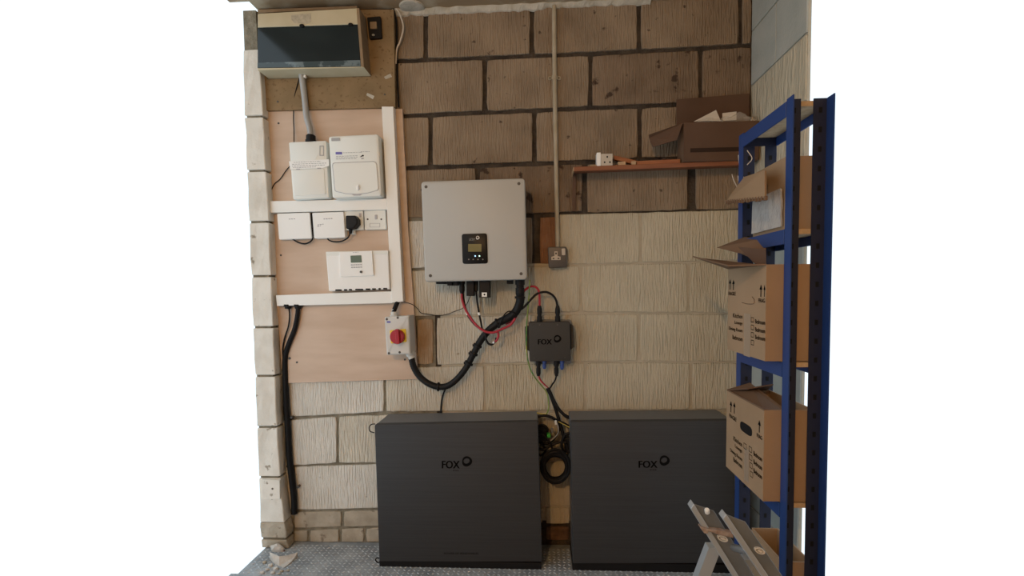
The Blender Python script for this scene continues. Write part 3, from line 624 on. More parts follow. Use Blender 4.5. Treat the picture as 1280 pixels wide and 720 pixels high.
cable('battery_cable', 'black cable running from below the junction box straight down between the batteries', [(684,485,.04),(689,496,.04),(694,510,.045),(699,526,.055),(703,540,.065),(707,553,.075),(711,566,.08)], .0072, m_rubber, n=10)
cable('battery_cable', 'black cable bending from below the junction box to the top of the right battery', [(685.5,485,.045),(691,498,.05),(698,511,.055),(706,519,.06),(714,523,.06)], .0070, m_rubber, n=10)
cable('battery_cable', 'black cable reaching from the left battery across the gap near its top', [(670,521,.07),(680,519.5,.07),(688,521,.07),(697,526,.07),(706,530,.07),(714,535,.07)], .0062, m_rubber, n=10)
cable('battery_cable', 'black cable sagging low out of the left battery above the coil', [(671,533,.06),(680,532,.06),(684,538,.065),(679,547,.07),(672,551,.07)], .0062, m_rubber)
cable('battery_cable', 'black cable curving behind the green connector in the gap', [(671,551,.05),(682,555,.05),(692,549,.05),(698,540,.05),(699,533,.05),(694,528,.05)], .0055, m_rubber)
cable('yellow_gap_wire', 'thin yellow wire crossing the gap to the right battery', [(698,527,.075),(704,530,.075),(714,535.5,.08)], .0022, m_ycab)
cable('yellow_gap_wire', 'thin yellow wire at the upper left of the gap between the batteries', [(671,516,.05),(678,517.5,.05),(683,517.5,.05)], .0026, m_ycab)
cable('grey_gap_wire', 'pale grey wire looping round the green connector between the batteries', [(694.5,526,.075),(697.5,533,.08),(697.5,541,.08),(693,547,.08),(688,551,.08)], .0030, m_greyc)
bm = NB(); prism(bm, rr([(693.6,526),(696,526),(696,531.5),(693.4,531)], .6, 2), .085, .07, .002); tag(obj('white_plug', bm, m_wlabel), 'tiny white plug above the green connector in the gap', 'connector')
gcn = thing('green_connector', 'small bright green connector in the gap between the batteries', 'connector', P(686, 547, .09))
bm = NB(); prism(bm, rr([(683.5,543),(688,542.5),(688.5,547),(684,547.5)], 1, 2), .10, .07, .002); obj('shell', bm, m_green, gcn)
bm = NB(); prism(bm, rr([(688.6,537),(691.5,536.5),(692,541),(689,541.5)], .6, 2), .095, .07, .002); obj('latch', bm, m_heat, gcn)
bm = NB(); prism(bm, rr([(671,538),(683,536.5),(684,552),(671,553)], 1.5, 2), .08, .03, .004); tag(obj('connector_block', bm, m_black), 'black connector block on the side of the left battery beside the gap', 'connector')
bm = NB(); prism(bm, rr([(705,548),(715,547),(715,567),(706,566)], 1.5, 2), .08, .03, .004); tag(obj('connector_block', bm, m_black), 'black connector block on the side of the right battery beside the gap', 'connector')
cable('battery_cable', 'black cable slanting from the left battery to the top of the coil', [(671,560,.09),(680,562,.09),(690,556,.09),(699,553,.09),(708,553,.09)], .0060, m_rubber)
for pts, r in (([(671,543,.1),(679,544,.1),(687,553,.1),(690,560,.095)], .005), ([(714,541,.09),(706,544,.09),(702,556,.09),(706,568,.085)], .006), ([(671,566,.07),(677,569,.07),(682,562,.07),(676,554,.07)], .005)):
    cable('gap_cable', 'black cable tangled at the left side of the gap above the coil' if pts[0][0] < 700 and pts[0][1] < 550 else ('black cable dropping down the right side of the gap to the coil' if pts[0][0] > 700 else 'short black cable bent against the left battery beside the coil top'), pts, r, m_rubber)
# the coil of cable
coil = thing('cable_coil', 'round coil of spare black cable hanging between the two batteries', 'cable coil', P(694, 608, .1))
for k in range(9):
    rr_ = random.Random(k); R0x, R0y = 13.4+k*.50+.3*rr_.random(), 14.0+(k*.85); cy_ = 583.2-.5*k*.15; d0 = .085+(k % 3)*.014
    pts = [(694+R0x*math.cos(a)+.5*rr_.random(), cy_+R0y*math.sin(a)+.6*rr_.random(), d0+.004*math.sin(a*2+k)) for a in [2*math.pi*i/22 for i in range(23)]]
    cable('turn', None, pts, .0068, m_rubber, parent=coil, sub=3)
cable('coil_support', 'short black tie from which the cable coil hangs', [(704,566,.09),(703,560,.085),(701,553,.075)], .004, m_rubber)

# ------------------------------------------------------------------ batteries
BD = .20
def battery(q, lab, logo, tagline):
    b = thing('battery_cabinet', lab, 'battery', P((q[0][0]+q[1][0])/2, q[2][1], BD/2), 'battery cabinets on the floor')
    ORG[b.name].z = 0; b.location.z = 0
    pts = [(P(x,y,BD).x, P(x,y,BD).z) for x, y in rr(q, 2, 3)]
    bm = NB(); wprism(bm, inset2(pts, .001), BD-.02, .015, .002); obj('casing', bm, m_batttop, b)
    bm = NB(); wprism(bm, pts, BD, BD-.03, .0035); obj('front_cover', bm, m_batt, b, True)
    z0 = min(p[1] for p in pts); xa, xb = min(p[0] for p in pts), max(p[0] for p in pts)
    bm = NB(); wbox(bm, xa+.004, xb-.004, -BD+.004, -.016, 0, z0+.004, .002); obj('shadow_plinth', bm, m_black, b)  # black box drawing the dark shadow gap under the cabinet
    x0, x1, y0, y1, cx, cy, r = logo
    text_px('lettering', 'FOX', x0, y0, x1, y1, BD+.0006, m_print, b, bold=.0012); swirl(cx, cy, r, BD+.0012, m_print, b)
    text_px('lettering', 'ESS', x0+14, y1+1.6, x1-1, y1+3.4, BD+.0006, m_print, b)
    if tagline: text_px('lettering', 'POWER OF RENEWABLES', 555, 690.8, 598, 693, BD+.0006, m_print, b)
    return b
b1 = battery([(468,531),(672.4,527),(677.8,702.4),(474,702)], 'wide dark grey battery cabinet in full view, left of the cable coil', (552.6,574.4,576,585.6,583.4,576.6,6.2), True)
b2 = battery([(713.4,527.2),(917,525.6),(921,704),(716,704.6)], 'wide dark grey battery cabinet partly behind the cartons and ladder', (798.6,821.6,576,584.8,830.4,575.6,6.2), False)
cable('side_hook', 'small black wire loop at the top left corner of the left battery', [(469,530,.19),(464.5,530.5,.19),(461.5,534,.19),(462.5,539,.19),(468,541,.19)], .0022, m_rubber)
cable('side_hook', 'small black wire loop at the bottom left corner of the left battery', [(474,698,.19),(471,697.5,.19),(469.5,700,.19),(472,703,.19),(475,702.5,.19)], .0026, m_rubber)

# ------------------------------------------------------------------ conduit, dark socket
pc = thing('metal_conduit', 'slim cream painted conduit dropping from the ceiling to the dark socket', 'conduit', P(697, 309, .015))
bm = NB(); tube(bm, px3([(692.6,7,.014),(693.3,97,.014),(695,200,.014),(697,309,.014)]), .0095, 12); obj('pipe', bm, m_pipe, pc, True)
bm = NB(); lathe(bm, P(693.3,94.5,.014), P(693.3,99.5,.014), [(0,.012),(1,.012)], 12); sd = obj('saddle', bm, m_pipe, pc)
for x in (687.5, 698.6):
    bm = NB(); prism(bm, rr(rect(x-2.4,95,x+2.4,99.6), 1.6, 3), .006, .0, .001); e = obj('saddle_ear', bm, m_pipe, pc)
    bm = NB(); prism(bm, circ(x, 97.3, 1, n=8), .008, .005); obj('screw', bm, m_screw, e)
sk = thing('metal_socket', 'dark grey single wall socket with pale insert at the foot of the conduit', 'socket', P(697, 334, .02))
bm = NB(); prism(bm, rr([(684.6,308.6),(708.4,308.2),(708.8,333.8),(686,334.8)], 2.4, 4), .042, .0, .004); obj('faceplate', bm, m_sock, sk, True)
bm = NB(); prism(bm, rr([(702,310.6),(706.6,310.4),(706.8,318.8),(702.4,319)], .8, 2), .046, .041, .001); obj('switch', bm, m_sockin, sk)
bm = NB(); prism(bm, [(693,314.2),(697,314.2),(697,320),(700.8,321),(700.8,325),(689.2,325),(689.2,321),(693,320)], .0432, .041, .0006); si = obj('insert', bm, m_sockin, sk)
for q in (rect(694.2,315.6,695.9,318), rect(690.8,322.4,693,323.8), rect(697,322.4,699.2,323.8)):
    bm = NB(); prism(bm, q, .0436, .042); obj('pin_hole', bm, m_black, si)

# ------------------------------------------------------------------ wooden shelf and what stands on it
SD = .105
zt = P(718, 208.4, SD).z; zb = P(718, 214.2, SD).z; xl = P(717.6, 210, SD).x
zt2 = P(929, 200.2, SD).z; xr = XR-.03
def shelf_z(x, base=None): return zt + (zt2-zt)*(x-xl)/(xr-xl)
sh = thing('wall_shelf', 'narrow reddish pine shelf fixed to the upper right of the wall', 'shelf', ((xl+xr)/2, -SD/2, zb))
bm = NB(); th = zt-zb
loft(bm, [[Vector((x, 0, shelf_z(x)+.001)), Vector((x, -SD, shelf_z(x))), Vector((x, -SD, shelf_z(x)-th)), Vector((x, 0, shelf_z(x)-th+.014))] for x in (xl, xr)]); bmesh.ops.bevel(bm, geom=bm.edges[:], offset=.0015, segments=1, affect='EDGES'); obj('board', bm, m_shelf, sh)
bm = NB(); wbox(bm, xl-.003, xl+.0005, -SD+.002, -.002, zb+.001, zt-.001); obj('end_edge', bm, m_shelfend, sh)
bm = NB(); prism(bm, [(716,216),(720,216),(719.5,264),(715.4,264)], .012, .0); obj('upright_batten', bm, m_cardd, sh)
def on_shelf(px, dep): x = P(px, 200, dep).x; return x, shelf_z(x)+.0003
# loose socket module
x0, z0 = on_shelf(751.5, .11); x1, _ = on_shelf(766, .11); h_ = P(750, 190.6, .11).z - P(750, 205.6, .11).z
lm = thing('loose_socket', 'loose white socket module standing upright near the left end of the shelf', 'socket', ((x0+x1)/2, -.09, z0))
bm = NB(); wbox(bm, x0, x1, -.102, -.092, z0, z0+h_, .001); obj('faceplate', bm, m_sockin, lm)
bm = NB(); wbox(bm, x0-.017, x0-.001, -.102, -.060, z0, z0+h_+.006, .001); obj('side', bm, m_wlabel, lm)
for dx, dz in ((.026,.036),(.015,.014),(.037,.014)):
    bm = NB(); wbox(bm, x0+dx-.003, x0+dx+.003, -.1028, -.101, z0+dz-.0035, z0+dz+.0035); obj('pin_hole', bm, m_black, lm)
def beam(a, b, wd, hh):                     # plank between two world points, bottom line
    bm = NB(); a, b = Vector(a), Vector(b); side = Vector((-(b-a).y, (b-a).x, 0)).normalized()*wd/2; up = Vector((0,0,hh))
    loft(bm, [[p-side, p+side, p+side+up, p-side+up] for p in (a, b)]); bmesh.ops.bevel(bm, geom=bm.edges[:], offset=.001, segments=1, affect='EDGES'); return bm
xa, za = on_shelf(768, .06); xb, zb_ = on_shelf(803, .07)
tag(obj('wood_offcut', beam((xa,-.05,za+.034),(xb,-.05,zb_+.002),.02,.018), m_stick), 'orange wooden offcut leaning low on the shelf beside the loose socket', 'offcut', 'wood offcuts on the shelf')
xa, za = on_shelf(796, .09); xb, zb_ = on_shelf(850, .09)
tag(obj('wood_offcut', beam((xa,-.075,za),(xb,-.080,zb_),.03,.017), m_stick), 'longest orange wooden offcut, lying against the dark carton on the shelf', 'offcut', 'wood offcuts on the shelf')
for px_, w_, lab in ((777.5,.032,'short pale wooden block in front of the leaning offcut'),(792.5,.019,'tiny pale wooden block at the left end of the longest offcut'),(742,.03,'flat pale wooden chip left of the loose socket')):
    x, z = on_shelf(px_, .1); hh = .015 if px_ > 750 else .005
    tag(obj('wood_offcut', beam((x-w_/2,-.088,z),(x+w_/2,-.090,z),.02,hh), m_shelfend), lab, 'offcut', 'wood offcuts on the shelf')
bm = NB(); x, z = on_shelf(827, .085); rings = []
for i in range(9):
    t = i/8; rings.append([Vector((x-.025+.05*t, -.08+.008*math.sin(5*t)+k*.006, z+.018+.008*abs(math.sin(7*t))+.002*k)) for k in (-1, 1)] + [Vector((x-.025+.05*t, -.08+.008*math.sin(5*t)+k*.006, z+.0165+.006*abs(math.sin(7*t)))) for k in (1, -1)])
loft(bm, rings); tag(obj('curled_strip', bm, m_cardd), 'small curled dark strip lying on the longest offcut', 'strip')

# dark open carton on the shelf
XA = P(854.6, 180, .118).x; XB = XR-.012; Y0, Y1 = -.118, -.02; ZT = P(855,153.5,.118).z; ZB = shelf_z(XA)+.001; t_ = .004
cb = thing('open_carton', 'dark brown open carton with clear film inside, on the pine shelf', 'carton', ((XA+XB)/2, (Y0+Y1)/2, ZB))
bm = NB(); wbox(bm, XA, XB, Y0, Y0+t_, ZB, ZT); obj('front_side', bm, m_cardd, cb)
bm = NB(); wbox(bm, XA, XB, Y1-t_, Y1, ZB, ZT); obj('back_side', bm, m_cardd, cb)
bm = NB(); wbox(bm, XA, XA+t_, Y0+t_, Y1-t_, ZB, ZT); obj('end_side', bm, m_cardin, cb)
bm = NB(); wbox(bm, XB-t_, XB, Y0+t_, Y1-t_, ZB, ZT); obj('end_side', bm, m_cardin, cb)
bm = NB(); wbox(bm, XA+t_, XB-t_, Y0+t_, Y1-t_, ZB, ZB+t_); obj('base', bm, m_cardin, cb)
a, b, c, d = P(847.6,124,.02), P(938,116.5,.02), Vector((XB,Y1,ZT)), Vector((XA,Y1,ZT))
b.x = min(b.x, XB); bm = NB(); plate(bm, [Vector((XA-.002,Y1,ZT)), Vector((XB,Y1,ZT)), Vector((XB, -.016, b.z)), Vector((XA-.004,-.016,a.z))], .004, Vector((0,1,0))); obj('back_flap', bm, m_cardd, cb)
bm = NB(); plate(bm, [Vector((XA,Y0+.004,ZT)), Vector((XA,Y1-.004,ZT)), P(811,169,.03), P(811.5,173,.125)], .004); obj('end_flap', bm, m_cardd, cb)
a = P(811.5,173,.125); b = P(811,169,.03)
bm = NB(); plate(bm, [a, b, P(815,180,.03), P(816,184,.12), P(836,178,.12), P(846,174.5,.13), Vector((XA,Y0+.004,ZT-.002))], .003, Vector((0,1,0)))
bm.free(); bm = NB(); plate(bm, [a, P(816,184,.12), P(846,175,.127), P(853,155,.118)], .004, Vector((0,1,0))); obj('end_flap', bm, m_cardd, cb)
za_, zb2 = P(860,190.6,.119).z, P(860,185.4,.119).z
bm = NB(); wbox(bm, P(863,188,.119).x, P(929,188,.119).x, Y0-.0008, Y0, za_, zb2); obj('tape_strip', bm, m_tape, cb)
bm = NB()                                                     # clear film heap
for k in range(2):
    G = bmesh.ops.create_icosphere(bm, subdivisions=3, radius=1)
    for v in G['verts']:
        q = v.co.copy(); n = 1+.35*noise.noise(q*2.6+Vector((k*5,0,0)))+.15*noise.noise(q*7)
        v.co = Vector((XA+.12+k*.11+q.x*.075*n, (Y0+Y1)/2+q.y*.036*n, ZT-.002+q.z*(.030+.012*k)*n))
flm = tag(obj('clear_film', bm, m_bag), 'crumpled clear plastic film bulging out of the dark carton', 'plastic film')
for q, lab in (([P(867,152,.08),P(884,151,.08),P(901,151.5,.09),P(895,137.5,.06)], 'white paper sheet showing as a triangle in the dark carton'), ([P(903,151,.07),P(920.5,150,.07),P(920.5,139.5,.06),P(903,141.5,.06)], 'pale rectangular paper on the right inside the dark carton')):
    bm = NB(); plate(bm, q, .0015, Vector((0,1,0))); tag(obj('paper_sheet', bm, m_paper), lab, 'paper')

# ------------------------------------------------------------------ blue shelving on the right
X0 = .60; XS = .645; XE = .745
YB = PX(909.5, 400, X0).y; YF = PX(957, 400, X0).y
YP = YB+.004
rack = thing('blue_shelving_rack', 'blue steel shelving rack along the right wall holding the cartons', 'shelving', ((XS+XE)/2, (YB+YF)/2, 0))
ZTOP = PX(931, 165, XS).z
def post(x, y, sx, sy):
    bm = NB(); wbox(bm, min(x,x+sx*.034), max(x,x+sx*.034), y-.0015, y+.0015, 0, ZTOP); o = obj('post', bm, m_blueshade, rack)
    bm = NB(); wbox(bm, x-.0015, x+.0015, min(y,y+sy*.034), max(y,y+sy*.034), 0, ZTOP); obj('post_flange', bm, m_bluesteel, o)
    bm = NB()
    for k in range(int(ZTOP/.05)): wbox(bm, x+sx*.017-.004, x+sx*.017+.004, y-.0025, y+.0025, .02+k*.05, .034+k*.05)
    h = obj('post_holes', bm, m_black, o); h['kind'] = 'stuff'
post(XS, YP, 1, 1); post(XS, YF-.004, 1, -1); post(XE, YP, -1, 1); post(XE, YF-.004, -1, -1)
def level(z):
    bm = NB(); wbox(bm, XS+.003, XE-.003, YF-.002, YP-.004, z-.014, z-.001); obj('shelf_board', bm, m_chip, rack)
    bm = NB(); wbox(bm, XS-.003, XS+.0015, YF-.003, YP-.002, z-.040, z-.001, .001); obj('side_beam', bm, m_bluesteel, rack)
    bm = NB(); wbox(bm, XE-.0015, XE+.003, YF-.003, YP-.002, z-.040, z-.001, .001); obj('side_beam', bm, m_bluesteel, rack)
    bm = NB(); wbox(bm, XS, XE, YP-.0035, YP-.0018, z-.040, z-.001); obj('end_beam', bm, m_blueshade, rack)
ZLA = PX(933, 296, XS).z; ZLB = PX(930, 446, XS).z
ZBB = PX(911, 437.5, X0).z; ZBT = PX(909, 336, X0).z; ZCT = PX(909.5, 488, X0).z; ZCB = PX(912, 587.5, X0).z
level(ZTOP-.004); level(PX(933, 298, XS).z); level(ZBB-.001); level(ZCB-.001)
def carton(lab, zb, zt, x0, x1, yb, yf, m=m_card):
    c = thing('storage_carton', lab, 'carton', ((x0+x1)/2, (yb+yf)/2, zb)); t = .004
    for nm, q in (('long_side', (x0, x0+t, yf, yb)), ('long_side', (x1-t, x1, yf, yb)), ('short_side', (x0+t, x1-t, yb-t, yb)), ('short_side', (x0+t, x1-t, yf, yf+t))):
        bm = NB(); wbox(bm, q[0], q[1], q[2], q[3], zb+.001, zt); obj(nm, bm, m, c)
    bm = NB(); wbox(bm, x0+t, x1-t, yf+t, yb-t, zb+.001, zb+.001+t); obj('base', bm, m, c); return c
XP = X0-.0006
def tx(bm, s, x0, y0, x1, yr, h):           # text on the carton side: left-top px, right-top px, height px
    tl = PX(x0, y0, XP); tr = PX(x1, yr, XP); bl = PX(x0, y0+h, XP); tr.z = (tl.z+tr.z)/2*0 + tl.z; text_into(bm, s, tl, tr, bl, .0005)
def word(par, *a): bm = NB(); tx(bm, *a); flat_obj('lettering', bm, m_print, par)
def arrow(bm, x, y0, y1, wd=2.0):
    z0, z1 = PX(x, y1, XP).z, PX(x, y0, XP).z; ya, yb = PX(x-wd, y0, XP).y, PX(x+wd, y0, XP).y; yc = (ya+yb)/2; hd = (z1-z0)*.42; s = abs(yb-ya)*.14
    for q in ([(ya, z1-hd), (yb, z1-hd), (yc, z1)], [(yc-s, z0), (yc+s, z0), (yc+s, z1-hd), (yc-s, z1-hd)]): bm.faces.new([bm.verts.new((XP, a, b)) for a, b in q])
def outline_sq(bm, x0, y0, x1, y1):
    ya, yb = PX(x0,y0,XP).y, PX(x1,y0,XP).y; z1, z0 = PX(x0,y0,XP).z, PX(x0,y1,XP).z; t = .0018
    for a0, a1, b0, b1 in ((ya,yb,z1,z1-t),(ya,yb,z0+t,z0),(ya,ya-t,z1,z0),(yb+t,yb,z1,z0)): bm.faces.new([bm.verts.new((XP, *q)) for q in ((a0,b0),(a1,b0),(a1,b1),(a0,b1))])
# upper lettered carton
B = carton('open moving carton with room names printed, on the middle rack level', ZBB, ZBT, X0, XE-.01, YB, YF)
bm = NB(); arrow(bm, 912.6, 349, 362, 1.5); arrow(bm, 916.8, 349.5, 362.5, 1.5); arrow(bm, 951.2, 355.5, 371, 1.8); arrow(bm, 955.6, 356, 371, 1.2); flat_obj('arrow_print', bm, m_print, B)
word(B, 'FRAGILE', 910.6, 364.6, 919.6, 366, 4.6); word(B, 'FRAG', 948, 373, 956, 375, 5)
for s, x0, y0, y1 in (('Kitchen',916.2,391.4,393.4),('Lounge',918.2,400.6,402.4),('Dining Room',911.2,408.0,412.0),('Bathroom',915.6,418.4,421.2)): word(B, s, x0, y0, 928, y1, 5.4)
for y in (399, 409, 418.4): word(B, 'Bedroom', 944, y, 956.2, y+3.2, 5.4)
bm = NB()
for y in (396.4, 405.8, 415.0, 424.6): outline_sq(bm, 938.8, y, 942.2, y+6.4)
flat_obj('tick_boxes', bm, m_print, B)
bm = NB(); z0, z1 = PX(932,445,XP).z, PX(932,392,XP).z; bm.faces.new([bm.verts.new((X0-.0004, a, b)) for a, b in ((PX(930,400,XP).y,z0),(PX(938,400,XP).y,z0),(PX(938,400,XP).y,z1),(PX(930,400,XP).y,z1))]); flat_obj('tape_strip', bm, m_tapeg, B)
bm = NB(); a, b = PX(927.5, 379, XP), PX(942, 379, XP); tube(bm, [Vector((X0-.001, a.y, a.z+.002)), Vector((X0-.001, (a.y+b.y)/2, a.z-.001)), Vector((X0-.001, b.y, a.z+.001)), Vector((X0-.001, b.y-.004, a.z+.012)), Vector((X0-.001, b.y+.01, a.z+.020))], .0009, 5, 4); obj('handle_crease', bm, m_cardin, B)
bm = NB(); plate(bm, [Vector((X0,YB,ZBT)), P(866,320.5,.47), PX(910,334,X0-.08)+Vector((0,0,.004)), Vector((X0,YF,ZBT))], .004, Vector((.3,0,1)).normalized()); obj('side_flap', bm, m_cardin, B)
bm = NB(); plate(bm, [P(896,309.5,.56), P(930,296.5,.60), P(957,297.5,.74), P(957,330,.80), P(926,317,.68)], .004, Vector((0,1,0))); obj('back_flap', bm, m_cardin, B)
bm = NB(); plate(bm, [P(923,308.5,.72), P(957,312,.84), P(957.5,341,.86), P(953,339,.84)], .004, Vector((0,1,0))); obj('front_flap', bm, m_cardd, B)
# lower lettered carton
C = carton('lettered moving carton with an open hand hole, on the lower rack level', ZCB, ZCT, X0, XE-.01, YB, YF)
bm = NB(); arrow(bm, 913.8, 501, 515.5, 1.5); arrow(bm, 918, 502.5, 517, 1.5); arrow(bm, 949.3, 525, 541, 1.8); flat_obj('arrow_print', bm, m_print, C)
word(C, 'FRAGILE', 911.6, 516.5, 920.6, 520, 5); word(C, 'FRAG', 946, 541, 952.4, 545, 5)
for s, x0, y0 in (('Kitchen',917,545),('Lounge',918.8,555),('Dining Room',912.8,560),('Bathroom',916.8,571)): word(C, s, x0, y0, 927.6, y0+4, 5.6)
for y in (563.5, 574, 585): word(C, 'Bedroom', 942, y, 952.4, y+5, 5.8)
bm = NB()
for x, y in ((929.6,553),(936.2,557),(936.6,567),(937,577),(937.6,588)): outline_sq(bm, x, y, x+3.6, y+7)
flat_obj('tick_boxes', bm, m_print, C)
bm = NB(); z0, z1 = PX(932,601,XP).z, PX(932,560,XP).z; ya, yb = PX(930.4,560,XP).y, PX(936,560,XP).y; bm.faces.new([bm.verts.new((X0-.0004, a, b)) for a, b in ((ya,z0),(yb,z0),(yb,z1),(ya,z1))]); flat_obj('tape_strip', bm, m_tapeg, C)
bm = NB(); ya, yb = PX(925,536,XP).y, PX(940,536,XP).y; zc = PX(932.5,536,XP).z; pts = []
for i in range(20):
    a = 2*math.pi*i/20; cx_ = (yb-ya)/2; pts.append(Vector((X0-.0008, (ya+yb)/2+cx_*math.copysign(abs(math.cos(a))**.5, math.cos(a)), zc+.0145*math.copysign(abs(math.sin(a))**.7, math.sin(a)))))
loft(bm, [pts, [p+Vector((.006,0,0)) for p in pts]]); obj('hand_hole', bm, m_black, C)['label'] = 'dark hand hole'
XM = (X0+XE)/2
bm = NB(); plate(bm, [Vector((X0,YB,ZCT)), Vector((X0,YF,ZCT)), Vector((XM,YF+.01,ZCT-.012)), Vector((XM,YB,ZCT+.022))], .004); obj('long_flap', bm, m_cardin, C)
bm = NB(); plate(bm, [Vector((X0,YB,ZCT)), Vector((XE-.02,YB,ZCT)), Vector((XE-.04,YB-.09,ZCT+.035)), Vector((X0+.03,YB-.09,ZCT+.022))], .004); obj('short_flap', bm, m_cardd, C)
# carton with hanging flap on the upper level
ZAB = PX(933, 298, XS).z
A = carton('carton wrapped in film with a torn flap hanging down, on the upper rack level', ZAB, PX(933,222,XS+.01).z, XS+.012, XE-.01, YP-.05, YF+.02)
bm = NB(); q = [PX(930.5,221,XS), PX(956,214,XS), PX(956,247,X0), PX(908.5,251,X0-.02)]
plate(bm, [P(931,221.5,.62), P(957,213,.82), P(957,247,.90), P(908.5,251.5,.58)], .005); obj('hanging_flap', bm, m_card, A)
bm = NB(); a = P(908.5,252.5,.58); b = P(957,248,.90)
for i in range(16):
    t = i/15; p = a.lerp(b, t); wbox(bm, p.x-.0035, p.x+.0035, p.y-.004, p.y+.004, p.z-.008+.004*random.random(), p.z+.006)
o = obj('torn_flutes', bm, m_cardin, A); o['kind'] = 'stuff'
bm = NB(); xf = XS+.010; wbox(bm, xf-.004, xf+.001, YF+.03, PX(943,270,xf).y, ZAB+.01, PX(944,250,xf).z); bmesh.ops.subdivide_edges(bm, edges=bm.edges[:], cuts=5, use_grid_fill=True)
for v in bm.verts: v.co.x += .004*noise.noise(v.co*30) - .003
obj('film_wrap', bm, m_bluew, A)
for k, pts in enumerate(([(923,194,.52),(924,205,.54),(927,216,.56),(931,224,.62)], [(915,218,.52),(917,225,.54),(920,231,.57),(923,238,.60)], [(922.5,220,.54),(924,227,.56),(929,231,.61)], [(934,188,.64),(940,198,.64),(934,206,.64)])):
    cable('stray_wire', ('stray thin white wire sticking up above the hanging flap', 'stray thin white wire, lowest and leftmost beside the hanging flap', 'stray thin white wire curling against the blue post below the shelf end', 'stray thin wire looped at the top of the blue post')[k], pts, .0013, m_wcab, 'wire', group='stray wires by the rack')
# carton on the floor behind the ladder
fx0 = .66
D_ = carton('plain tan carton on the floor at the foot of the blue rack', 0.0, PX(940, 660, .66).z, .66, XE-.005, -.66, -.86)

# ------------------------------------------------------------------ folding aluminium step ladder
LD = 1.0
lad = thing('step_ladder', 'aluminium folding ladder leaning at the bottom right in front of the battery', 'ladder', (P(905,700,LD).x, -LD+.1, 0))
def rail(tlx, tly, w_px, dep, length_px, nm, back=.022):
    # channel section: wide web plus narrow bright flange; slope of the photographed rail, carried on to the floor
    sx, sy = 49.0, 84.0; L_ = math.hypot(sx, sy); ux, uy = sx/L_, sy/L_
    k = length_px
    top = [(tlx, tly), (tlx+w_px, tly+7.5)]
    return top, (ux, uy, k)
def long_plate(name, p_tl, p_tr, slope, dep, m, th, ylen):
    a, b = P(*p_tl, dep), P(*p_tr, dep); q = P(p_tl[0]+slope*100, p_tl[1]+100, dep); dirv = (q-a); dirv /= -dirv.z
    a2, b2 = a+dirv*(a.z-ylen), b+dirv*(b.z-ylen)
    back = Vector((0, th, 0)); bm = NB(); loft(bm, [[a, b, b2, a2], [a+back, b+back, b2+back, a2+back]]); bmesh.ops.bevel(bm, geom=bm.edges[:], offset=.0012, segments=1, affect='EDGES'); return obj(name, bm, m, lad)
r1 = long_plate('rail_web', (867,630), (892.5,638.5), .62, LD, m_alu, .004, .002)
r2 = long_plate('rail_flange', (863.5,636), (867.5,630), .62, LD+.006, m_alul, .03, .002)
r3 = long_plate('rail_web', (907.5,643), (932,652.5), .68, LD+.06, m_alu, .004, .002)
r4 = long_plate('rail_flange', (903.5,648.5), (908,642.8), .68, LD+.066, m_alul, .03, .002)
bm = NB(); pa = P(894,685,LD-.05); pb = P(877,730,LD-.05); dv = (pb-pa); dv /= -dv.z; pb = pa+dv*(pa.z-.003); sd = Vector((.016,0,0)); bk = Vector((0,.03,0))
loft(bm, [[pa-sd,pa+sd,pb+sd,pb-sd],[pa-sd+bk,pa+sd+bk,pb+sd+bk,pb-sd+bk]]); obj('rear_leg', bm, m_alul, lad)
bm = NB(); pa = P(936,700,LD-.02); pb = P(925,740,LD-.02); dv = (pb-pa); dv /= -dv.z; pb = pa+dv*(pa.z-.003)
loft(bm, [[pa-sd,pa+sd,pb+sd,pb-sd],[pa-sd+bk,pa+sd+bk,pb+sd+bk,pb-sd+bk]]); obj('rear_leg', bm, m_alul, lad)
bm = NB(); prism(bm, [(876,659),(884,661.5),(902,663.5),(916.5,667.5),(917,673),(901,669.5),(886,664.6),(884.5,668),(880.5,667),(876,661)], LD+.014, LD-.006, .002); obj('hinge_bracket', bm, m_rust, lad)
bm = NB(); lathe(bm, P(884,640.5,LD), P(883.6,636.5,LD+.01), [(0,.006),(.8,.006),(1,.004)], 10); obj('bolt', bm, m_wlabel, lad)
def oval(cx, cy, dep, par):
    ang = math.radians(22); f = lambda rx, ry: [(cx+rx*math.cos(t)*math.cos(ang)-ry*math.sin(t)*math.sin(ang), cy+rx*math.cos(t)*math.sin(ang)+ry*math.sin(t)*math.cos(ang)) for t in [2*math.pi*i/20 for i in range(20)]]
    bm = NB(); ring_px(bm, f(7,3.6), f(5.2,2.2), dep+.005, dep-.001); o = obj('rivet_rim', bm, m_rivet, par)
    bm = NB(); prism(bm, f(3.6,1.4), dep+.004, dep-.001); obj('rivet', bm, m_rivet, par)
oval(903.5, 673.5, LD+.001, lad); oval(950, 689, LD+.061, lad)
a = P(884,705,LD-.01); 
for (x0_, y0_), (x1_, y1_) in (((916,684),(940,690)),):
    pa, pb = P(x0_, y0_, LD-.002), P(x1_, y1_, LD+.055); bm = NB(); tube(bm, [pa, pb], .009, 8); obj('cross_bar', bm, m_alu, lad)
z_ = .28; bm = NB(); wbox(bm, .50, .66, -LD-.06, -LD, z_, z_+.025, .002); obj('tread', bm, m_alu, lad)
bm = NB(); G = bmesh.ops.create_icosphere(bm, subdivisions=3, radius=1)
c = PZ(904, 719, .03)
for v in G['verts']: q = v.co.copy(); v.co = Vector((c.x+q.x*.05, -.45+q.y*.04, max(.002, .03+q.z*.03)+.012*noise.noise(q*3)))
tag(obj('cloth_bundle', bm, m_purple, None, True), 'dark purple cloth bundle on the floor behind the ladder leg', 'cloth')

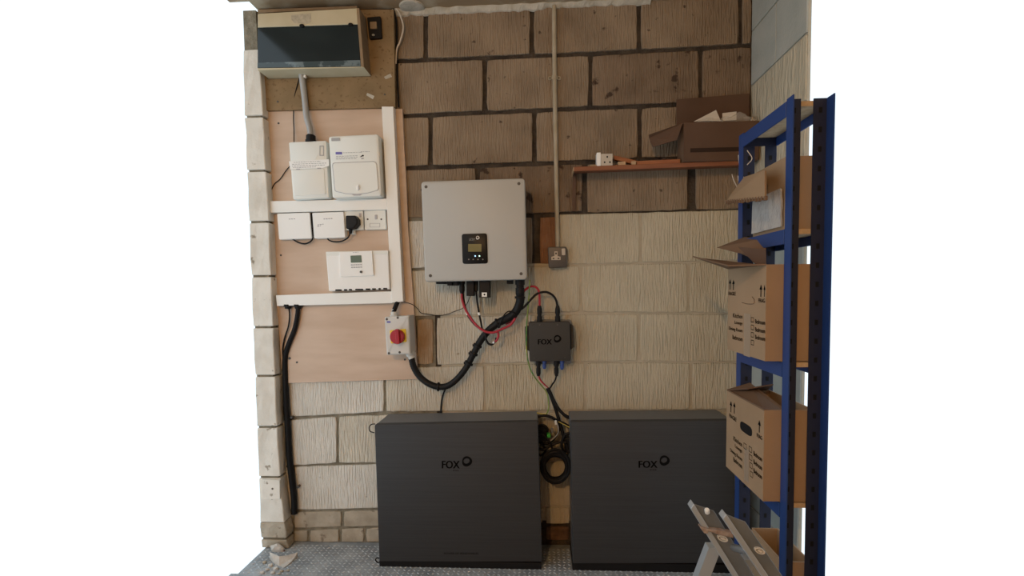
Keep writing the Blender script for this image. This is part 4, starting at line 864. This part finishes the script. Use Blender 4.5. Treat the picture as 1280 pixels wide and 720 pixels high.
# ------------------------------------------------------------------ rubble in the left corner
def rock(name, c, s, m, lab, seed, grp=None):
    bm = NB(); G = bmesh.ops.create_icosphere(bm, subdivisions=2, radius=1)
    for v in G['verts']:
        q = v.co.copy(); n = 1+.4*noise.noise(q*1.6+Vector((seed,0,0))); v.co = Vector((c[0]+q.x*s[0]*n, c[1]+q.y*s[1]*n, max(.0005, c[2]+q.z*s[2]*n)))
    return tag(obj(name, bm, m), lab, 'stone' if 'chip' not in name else 'chip', grp)
bm = NB(); A_ = [PZ(337,690,.035), PZ(349,695,.03), PZ(372,691,.02), PZ(365,702,.004), PZ(355,709,.004), PZ(343,704,.004)]
for p in A_: p.z = max(p.z, .002)
loft(bm, [[Vector((p.x, p.y, .001)) for p in A_], A_]); bmesh.ops.subdivide_edges(bm, edges=bm.edges[:], cuts=1, use_grid_fill=True)
for v in bm.verts:
    if v.co.z > .002: v.co.z += .006*noise.noise(v.co*40)
tag(obj('plaster_slab', bm, m_stone), 'largest white broken plaster slab at the foot of the left pillar', 'stone')
for i, (x, y, s) in enumerate(((331,703,.010),(338,707,.012),(345,711,.012),(352,714,.008),(334,712,.009),(341,716,.010),(360,713,.007),(328,716,.010),(369,697,.006),(349,717,.006))):
    c = PZ(x, y, .003); rock('rubble_stone', (c.x, min(c.y,-.07), .004), (s, s*.8, s*.6), m_stone if i % 3 else m_brick, 'small crumb of pale rubble scattered on the floor by the left pillar', i*3.1, 'rubble crumbs by the pillar')
c = P(347, 683, PD+.012); rock('brick_chip', (c.x, -PD-.018, c.z), (.016,.012,.012), m_redstone, 'dark red chip resting above the white plaster slab, the larger one', 4)
c = P(351, 689, PD+.02); rock('brick_chip', (c.x, -PD-.02, c.z), (.018,.010,.010), m_redstone, 'flatter dark red chip wedged between pillar and plaster slab', 9)
c = P(347, 694, PD+.02)
rock('mortar_lump', (c.x, -PD-.022, .012), (.03,.014,.022), m_stone, 'pale mortar lump behind the plaster slab, under the red chips', 13)
bm = NB(); prism(bm, rr([(326,599.5),(349.5,600.5),(350,624),(327.5,624.5)], .6, 2), PD+.012, PD-.001, .002); bp = tag(obj('blanking_plate', bm, m_pillar), 'small square cream blanking plate low on the left pillar', 'plate')
bm = NB(); prism(bm, circ(340.5, 611, 1.3, n=8), PD+.0128, PD+.011); obj('screw', bm, m_screw, bp)
